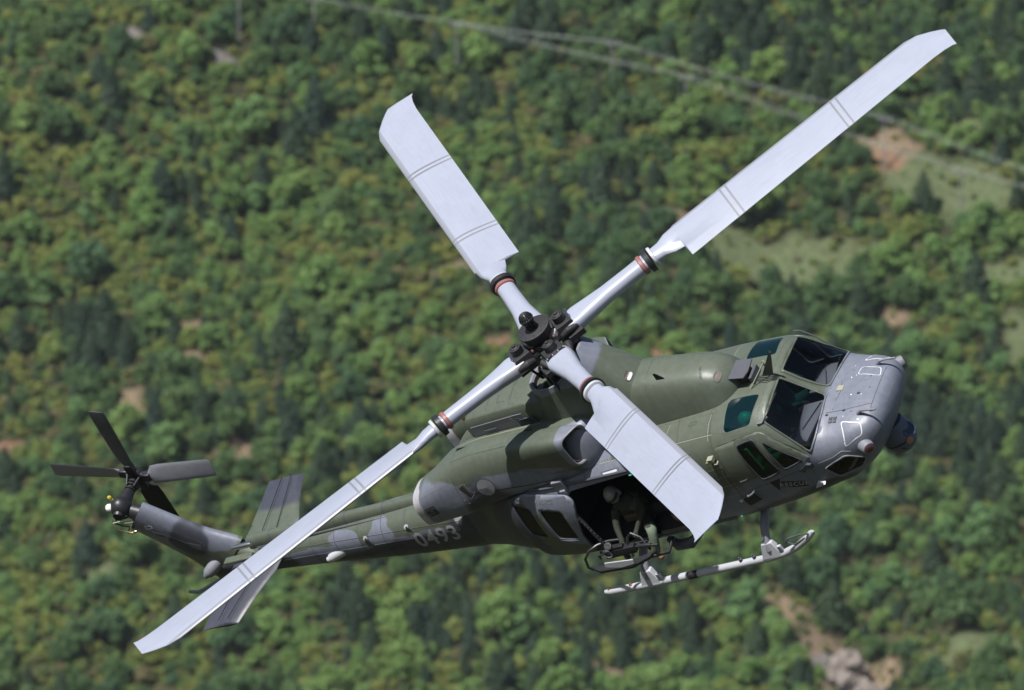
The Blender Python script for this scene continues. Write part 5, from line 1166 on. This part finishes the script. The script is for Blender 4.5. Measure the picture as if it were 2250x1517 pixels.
def head_parts(body, c, fw, up, helm=M_HELM):
    fw = (fw - up * fw.dot(up)).normalized(); lf = up.cross(fw); R = Matrix((fw, lf, up)).transposed()
    hd = MB(); rings = []
    for i in range(1, 14):
        a = pi * i / 14; z = -cos(a) * .118; ring = []
        for j in range(20):
            t = 2 * pi * j / 20; x = cos(t) * .098 * sin(a); y = sin(t) * .078 * sin(a)
            if cos(t) > .9 and -.03 < z < .02: x += .018 * (1 - abs(z + .01) / .04)                      # nose
            if cos(t) > .7 and .015 < z < .045: x -= .008                                             # eye sockets
            if z < -.06: x += .012 * max(0, cos(t)); y *= .88                                          # jaw
            ring.append(c + R @ Vector((x, y, z)))
        rings.append(ring)
    hd.rings(rings); hd.build('head', M_SKIN, body)
    e = MB()
    for s_ in (-1, 1): e.ball(c + R @ Vector((.085, .031 * s_, .028)), .011, 8, 6)
    e.build('eyes', M_LENS, body); MB().box(c + R @ Vector((.096, 0, -.055)), (.008, .045, .008), R).build('mouth', mat('lips', (.35, .12, .1), .6), body)
    hm = MB(); rings = []
    for i in range(0, 9):
        a = pi * (.40 + .6 * i / 8); ring = []
        for j in range(24):
            t = 2 * pi * j / 24; low = .055 if cos(t) < .35 else 0
            ring.append(c + R @ Vector((cos(t) * .135 * sin(a) * 1.02 - .012, sin(t) * .118 * sin(a), -cos(a) * .145 + .02 - (low if i == 0 else 0))))
        rings.append(ring)
    hm.rings(rings, False, True); hm.ball(c + R @ Vector((-.005, .105, -.01)), (.05, .03, .06), 12, 8, rot=R); hm.ball(c + R @ Vector((-.005, -.105, -.01)), (.05, .03, .06), 12, 8, rot=R); hm.build('helmet', helm, body)
    v = MB(); v.grid([[c + R @ Vector((cos(t) * .135 + .006, sin(t) * .118, z)) for t in [radians(-70 + 14 * j) for j in range(11)]] for z in (.035, .06, .085)]); v.build('visor', M_BLACK, body)
    MB().tube([c + R @ Vector((.02, .11, -.04)), c + R @ Vector((.09, .07, -.075)), c + R @ Vector((.115, .02, -.065))], .008, 6).build('microphone_boom', M_BLACK, body)
def pilot(sg, label):
    def q(x, r, z): return P(x, sg * r, z)
    J = {'pelvis': (q(2.60, .5, -2.68), (.17, .13)), 'belly': (q(2.56, .5, -2.5), (.15, .12)), 'chest': (q(2.56, .5, -2.28), (.18, .13)), 'collar': (q(2.58, .5, -2.13), (.1, .08)), 'neck': (q(2.60, .5, -2.06), .055)}
    B_ = [('pelvis', 'belly'), ('belly', 'chest'), ('chest', 'collar'), ('collar', 'neck')]
    for s_, n_ in ((1, 'o'), (-1, 'i')):
        J[n_ + 'hip'] = (q(2.66, .5 + .1 * s_, -2.69), .10); J[n_ + 'knee'] = (q(3.02, .5 + .16 * s_, -2.60), .072); J[n_ + 'shin'] = (q(3.12, .5 + .16 * s_, -2.85), .058); J[n_ + 'ankle'] = (q(3.18, .5 + .16 * s_, -3.04), .045); J[n_ + 'toe'] = (q(3.34, .5 + .16 * s_, -3.04), .042)
        J[n_ + 'sh'] = (q(2.59, .5 + .19 * s_, -2.17), .075)
        B_ += [('pelvis', n_ + 'hip'), (n_ + 'hip', n_ + 'knee'), (n_ + 'knee', n_ + 'shin'), (n_ + 'shin', n_ + 'ankle'), (n_ + 'ankle', n_ + 'toe'), ('collar', n_ + 'sh')]
    hands = {'o': (q(2.80, .76, -2.40), q(3.10, .57, -2.47), P(.85, -.3 * sg, .15).normalized()), 'i': (q(2.72, .22, -2.42), q(2.92, .2, -2.56), P(.9, 0, -.2).normalized())}
    for n_, (el, wr, fw) in hands.items():
        J[n_ + 'elbow'] = (el, .052); J[n_ + 'wrist'] = (wr, .032); B_ += [(n_ + 'sh', n_ + 'elbow'), (n_ + 'elbow', n_ + 'wrist')]
        ac = fw.cross(UPV).normalized() * (1 if n_ == 'o' else -1); fingers(J, B_, n_, wr, fw, P(0, 0, -1) * 1., P(0, -sg if n_ == 'o' else sg, 0))
    hw = [hands['o'][1], hands['i'][1]]
    o = skin_body('person', J, B_, lambda c: 1 if min((c - h).length for h in hw) < .02 or any((c - h).dot(f) > 0.0 and (c - h).length < .2 for h, f in ((hands['o'][1], hands['o'][2]), (hands['i'][1], hands['i'][2]))) else (2 if c.z < -2.99 else 0), [M_SUIT, M_SKIN, M_BOOT])
    o.matrix_world = HELI.matrix_world; tag(o, label, 'person', 'crew aboard the helicopter'); head_parts(o, q(2.64, .5, -1.95), P(1, .1, -.08), UPV); return o
pilot(1, 'pilot in green suit and grey helmet behind the near windshield pane, hand on stick'); pilot(-1, 'second pilot in green suit and grey helmet behind the far windshield pane')
def gunner():
    J = {'pelvis': (P(.12, .78, -2.99), (.17, .13)), 'belly': (P(.10, .82, -2.83), (.16, .13)), 'chest': (P(.06, .86, -2.64), (.19, .15)), 'collar': (P(.02, .88, -2.52), (.11, .09)), 'neck': (P(.0, .90, -2.47), .06),
         'rhip': (P(.20, .92, -2.99), .11), 'rknee': (P(.44, 1.24, -2.93), .085), 'rshin': (P(.40, 1.32, -3.12), .075), 'rankle': (P(.34, 1.36, -3.30), .055), 'rtoe': (P(.44, 1.42, -3.36), .045),
         'lhip': (P(.18, .68, -2.99), .11), 'lknee': (P(.60, .78, -2.92), .08), 'lankle': (P(.72, .95, -3.06), .055), 'ltoe': (P(.84, 1.0, -3.07), .045),
         'rsh': (P(-.10, 1.0, -2.58), .08), 'relbow': (P(-.10, 1.22, -2.76), .055), 'rwrist': (P(-.02, 1.40, -2.88), .036), 'lsh': (P(.16, .76, -2.58), .08), 'lelbow': (P(.34, 1.0, -2.72), .055), 'lwrist': (P(.22, 1.26, -2.84), .036)}
    B_ = [('pelvis', 'belly'), ('belly', 'chest'), ('chest', 'collar'), ('collar', 'neck'), ('pelvis', 'rhip'), ('rhip', 'rknee'), ('rknee', 'rshin'), ('rshin', 'rankle'), ('rankle', 'rtoe'), ('pelvis', 'lhip'), ('lhip', 'lknee'), ('lknee', 'lankle'), ('lankle', 'ltoe'), ('collar', 'rsh'), ('rsh', 'relbow'), ('relbow', 'rwrist'), ('collar', 'lsh'), ('lsh', 'lelbow'), ('lelbow', 'lwrist')]
    for n_ in 'rl':
        w = J[n_ + 'wrist'][0]; e = J[n_ + 'elbow'][0]; fw = (w - e).normalized(); ac = fw.cross(UPV).normalized(); fingers(J, B_, n_, w, fw, ac if n_ == 'l' else -ac, P(0, 0, -1))
    kn = J['rknee'][0]
    def paint(c):
        if any((c - J[n_ + 'wrist'][0]).dot((J[n_ + 'wrist'][0] - J[n_ + 'elbow'][0])) > 0 and (c - J[n_ + 'wrist'][0]).length < .2 for n_ in 'rl'): return 3
        if c.z < -3.26 or (c.x > .66 and c.z < -2.99): return 2
        if -c.y > 1.12 and c.x > .2 and c.z < -2.88: return 1  # only the leg outside the doorway is paler: sunlight painted into the trousers
        return 0
    o = skin_body('person', J, B_, paint, [M_SUIT, M_PANTS_LIT, M_BOOT, mat('dark_gloves', (.03, .035, .025), .8)])
    o.matrix_world = HELI.matrix_world; tag(o, 'door gunner in dark camouflage and pale helmet seated in the open side door', 'person', 'crew aboard the helicopter')
    head_parts(o, P(-.02, .93, -2.38), P(.45, .75, -.5), P(-.05, .35, 1).normalized())
    vst = MB(); vst.box(P(.09, .86, -2.72), (.34, .30, .30), Matrix.Rotation(radians(12), 3, 'X')); vst.box(P(.10, 1.03, -2.78), (.26, .07, .13)); vst.build('survival_vest', mat('vest_camouflage', (.06, .05, .03), .9, bump=.8, bscale=20, var=.6, vscale=16), o, bevel=.04); return o
gunner()

# ------------------------------------------------------------------ door gun on its swing mount
gm = MB(); gm.prism([P(-.66, 1.60, -3.12), P(-.5, 1.68, -3.16), P(.1, 1.69, -3.19), P(.42, 1.62, -3.15), P(.48, 1.56, -3.12), P(.1, 1.60, -3.13), P(-.5, 1.60, -3.11)], P(0, 0, .05)); gm.tube([P(.3, 1.15, -3.22), P(.36, 1.4, -3.22), P(.3, 1.58, -3.14)], .035, 8); gm.tube([P(.62, 1.16, -3.22), P(.60, 1.42, -3.26), P(.42, 1.58, -3.14)], .03, 8)
GM = gm.build('gun_mount', M_BLACK, HELI, bevel=.008)
MB().prism([P(-.40, 1.62, -3.10), P(-.10, 1.67, -3.13), P(.16, 1.66, -3.12), P(.18, 1.66, -3.03), P(-.36, 1.62, -3.01)], P(0, .02, .0)).build('ammunition_tray', M_LIGHTG, GM, bevel=.01)
MB().tube([P(-.62, 1.62, -3.10), P(-.66, 1.64, -3.02), P(-.64, 1.60, -2.88), P(-.54, 1.54, -2.80), P(-.42, 1.45, -2.80), P(-.30, 1.34, -2.86), P(-.05, 1.22, -3.0)], .022, 8).build('guard_rail', M_BLACK, GM)
MB().tube([P(.12, 1.56, -3.08), P(.10, 1.5, -2.92), P(.12, 1.42, -2.82), P(.2, 1.38, -2.78), P(.34, 1.42, -2.86), P(.44, 1.52, -3.06)], .02, 8).build('guard_rail', M_BLACK, GM)
gn = MB(); gn.box(P(-.06, 1.50, -2.96), (.56, .10, .13)); gn.cyl(P(.2, 1.5, -2.95), P(.62, 1.52, -2.99), .022, None, 10); gn.cyl(P(.3, 1.5, -2.955), P(.5, 1.51, -2.975), .034, None, 10); gn.box(P(-.06, 1.5, -2.87), (.2, .08, .05)); gn.cyl(P(-.02, 1.52, -3.12), P(-.02, 1.5, -2.98), .05, .04, 12); gn.tube([P(-.34, 1.46, -2.93), P(-.44, 1.46, -2.93), P(-.44, 1.46, -3.0)], .018, 6); gn.tube([P(-.34, 1.54, -2.93), P(-.44, 1.54, -2.93), P(-.44, 1.54, -3.0)], .018, 6)
GN_ = gn.build('machine_gun', M_BLACK, GM, bevel=.006)
sg_ = MB(); sg_.lathe(P(-.20, 1.50, -2.84), P(.3, .6, .75), [(-.08, .045), (.02, .055), (.06, .06), (.065, .045), (.06, .02)], 16); sg_.build('gun_sight', M_RUB, GM)
MB().tube([P(-.24, 1.56, -2.90) + P(.07 * cos(t), .02, .07 * sin(t)) for t in [2 * pi * j / 18 for j in range(19)]], .009, 6).build('sight_ring', M_STEEL, GM)
k = random.Random(11); bt = MB()
for i in range(13):
    p = P(-.52 + .045 * i * .3 + .012 * i, 1.30 + .012 * i, -2.35 - .055 * i); MB().cyl(p, p + P(.03, .02, 0), .012, None, 6).build('cartridge', M_BRONZE if i % 3 == 0 else M_STEEL, GM)
MB().tube([P(-.50, 1.28, -2.30), P(-.40, 1.36, -2.66), P(-.28, 1.44, -2.95)], .028, 6).build('feed_chute', M_BLACK, GM)
MB().tube([P(.35, .98, -3.38), P(.5, 1.06, -3.47), P(.75, 1.08, -3.47), P(.95, .98, -3.40)], [.05, .09, .09, .05], 10).build('belly_fairing', M_DKG, FUSO)

# ------------------------------------------------------------------ rivet rows, one part for each panel they sit on
def rivets(parent, bvh, lines, d, step=.05, rad=.0075, m=None):
    mb = MB(); d = Vector(d).normalized()
    for ln in lines:
        for a, b in zip(ln[:-1], ln[1:]):
            n_ = max(1, int((b - a).length / step))
            for i in range(n_):
                h = bvh.ray_cast(a.lerp(b, i / n_) + d * 3, -d)
                if h[0] is None or h[1].dot(d) < .1: continue
                e = h[1].orthogonal().normalized(); f = h[1].cross(e); c = h[0] + h[1] * .004
                mb.add([c + h[1] * .003] + [c + (e * cos(t) + f * sin(t)) * rad - h[1] * .004 for t in [2 * pi * j / 6 for j in range(6)]], [(0, 1 + j, 1 + (j + 1) % 6) for j in range(6)])
    o = mb.build('rivets', m or M_RIV, parent, 0); o['kind'] = 'stuff'; return o
M_RIV = mat('rivet_heads', (.05, .055, .05), .6)
rl = []
for x in (1.45, 1.42, 2.25, 2.21, .74, .15): rl.append([P(x, .55 + .05 * i, 0) for i in range(11)])
for r in (.60, .92): rl.append([P(.2, r, 0), P(2.4, r, 0)])
for x in (.74, 1.42, 2.2): rl.append([P(x, -.5 - .05 * i, 0) for i in range(9)])
for sg in (1, -1): rl.append([P(3.13, sg * .1, 0), P(3.1, sg * .85, 0)]); rl.append([P(3.80, sg * .05, 0), P(3.76, sg * .5, 0), P(3.70, sg * .85, 0)])
rl.append([P(3.20, .045, 0), P(3.78, .045, 0)]); rl.append([P(3.20, -.045, 0), P(3.78, -.045, 0)]); rl.append([P(4.56, -.4, 0), P(4.56, .4, 0)])
rivets(FUSO, HBVH, rl, (0, 0, 1))
rl = [[P(x, 1, -2.0), P(x, 1, -3.05)] for x in (1.69, 1.75, 1.95)] + [[P(2.19, 1, -2.0), P(2.30, 1, -2.65)], [P(1.68, 1, -2.69), P(3.4, 1, -2.62)], [P(1.7, 1, -3.05), P(3.2, 1, -3.08)], [P(-1.9, 1, -3.12), P(1.6, 1, -3.15)], [P(3.55, 1, -2.6), P(3.5, 1, -3.1)], [P(-1.85, 1, -2.0), P(-1.9, 1, -3.1)]]
rivets(FUSO, HBVH, rl, P(0, 1, .2))
rivets(NR, NRB, [[P(-2.27, 1, -1.2 - .07 * i) for i in range(10)], [P(-.55, 1, -1.3), P(-.55, 1, -1.9)], [P(-2.2, 1, -1.85), P(-.4, 1, -1.85)], [P(-3.0, 1, -1.5), P(-2.35, 1, -1.35)]], P(0, 1, .2)); rivets(NR, NRB, [[P(-2.2, .56, 0), P(-.5, .56, 0)], [P(-2.25, .5, 0), P(-2.25, .95, 0)]], (0, 0, 1))
rivets(BOOM, BOOMB, [[P(-7.2 + .48 * i + q, 1, -2.45), P(-7.2 + .48 * i + q, 1, -2.95 - .03 * i)] for i in range(9) for q in (-.03, .03)] + [[P(-7.3, 1, -2.5), P(-3.2, 1, -2.5)], [P(-7.3, 1, -2.72), P(-3.2, 1, -2.9)]], P(0, 1, .3), .06)
rivets(FIN, FINB, [[P(-8.95, 1, -1.45), P(-8.25, 1, -2.35)], [P(-8.75, 1, -1.2), P(-8.1, 1, -1.95)]], P(0, 1, .2))
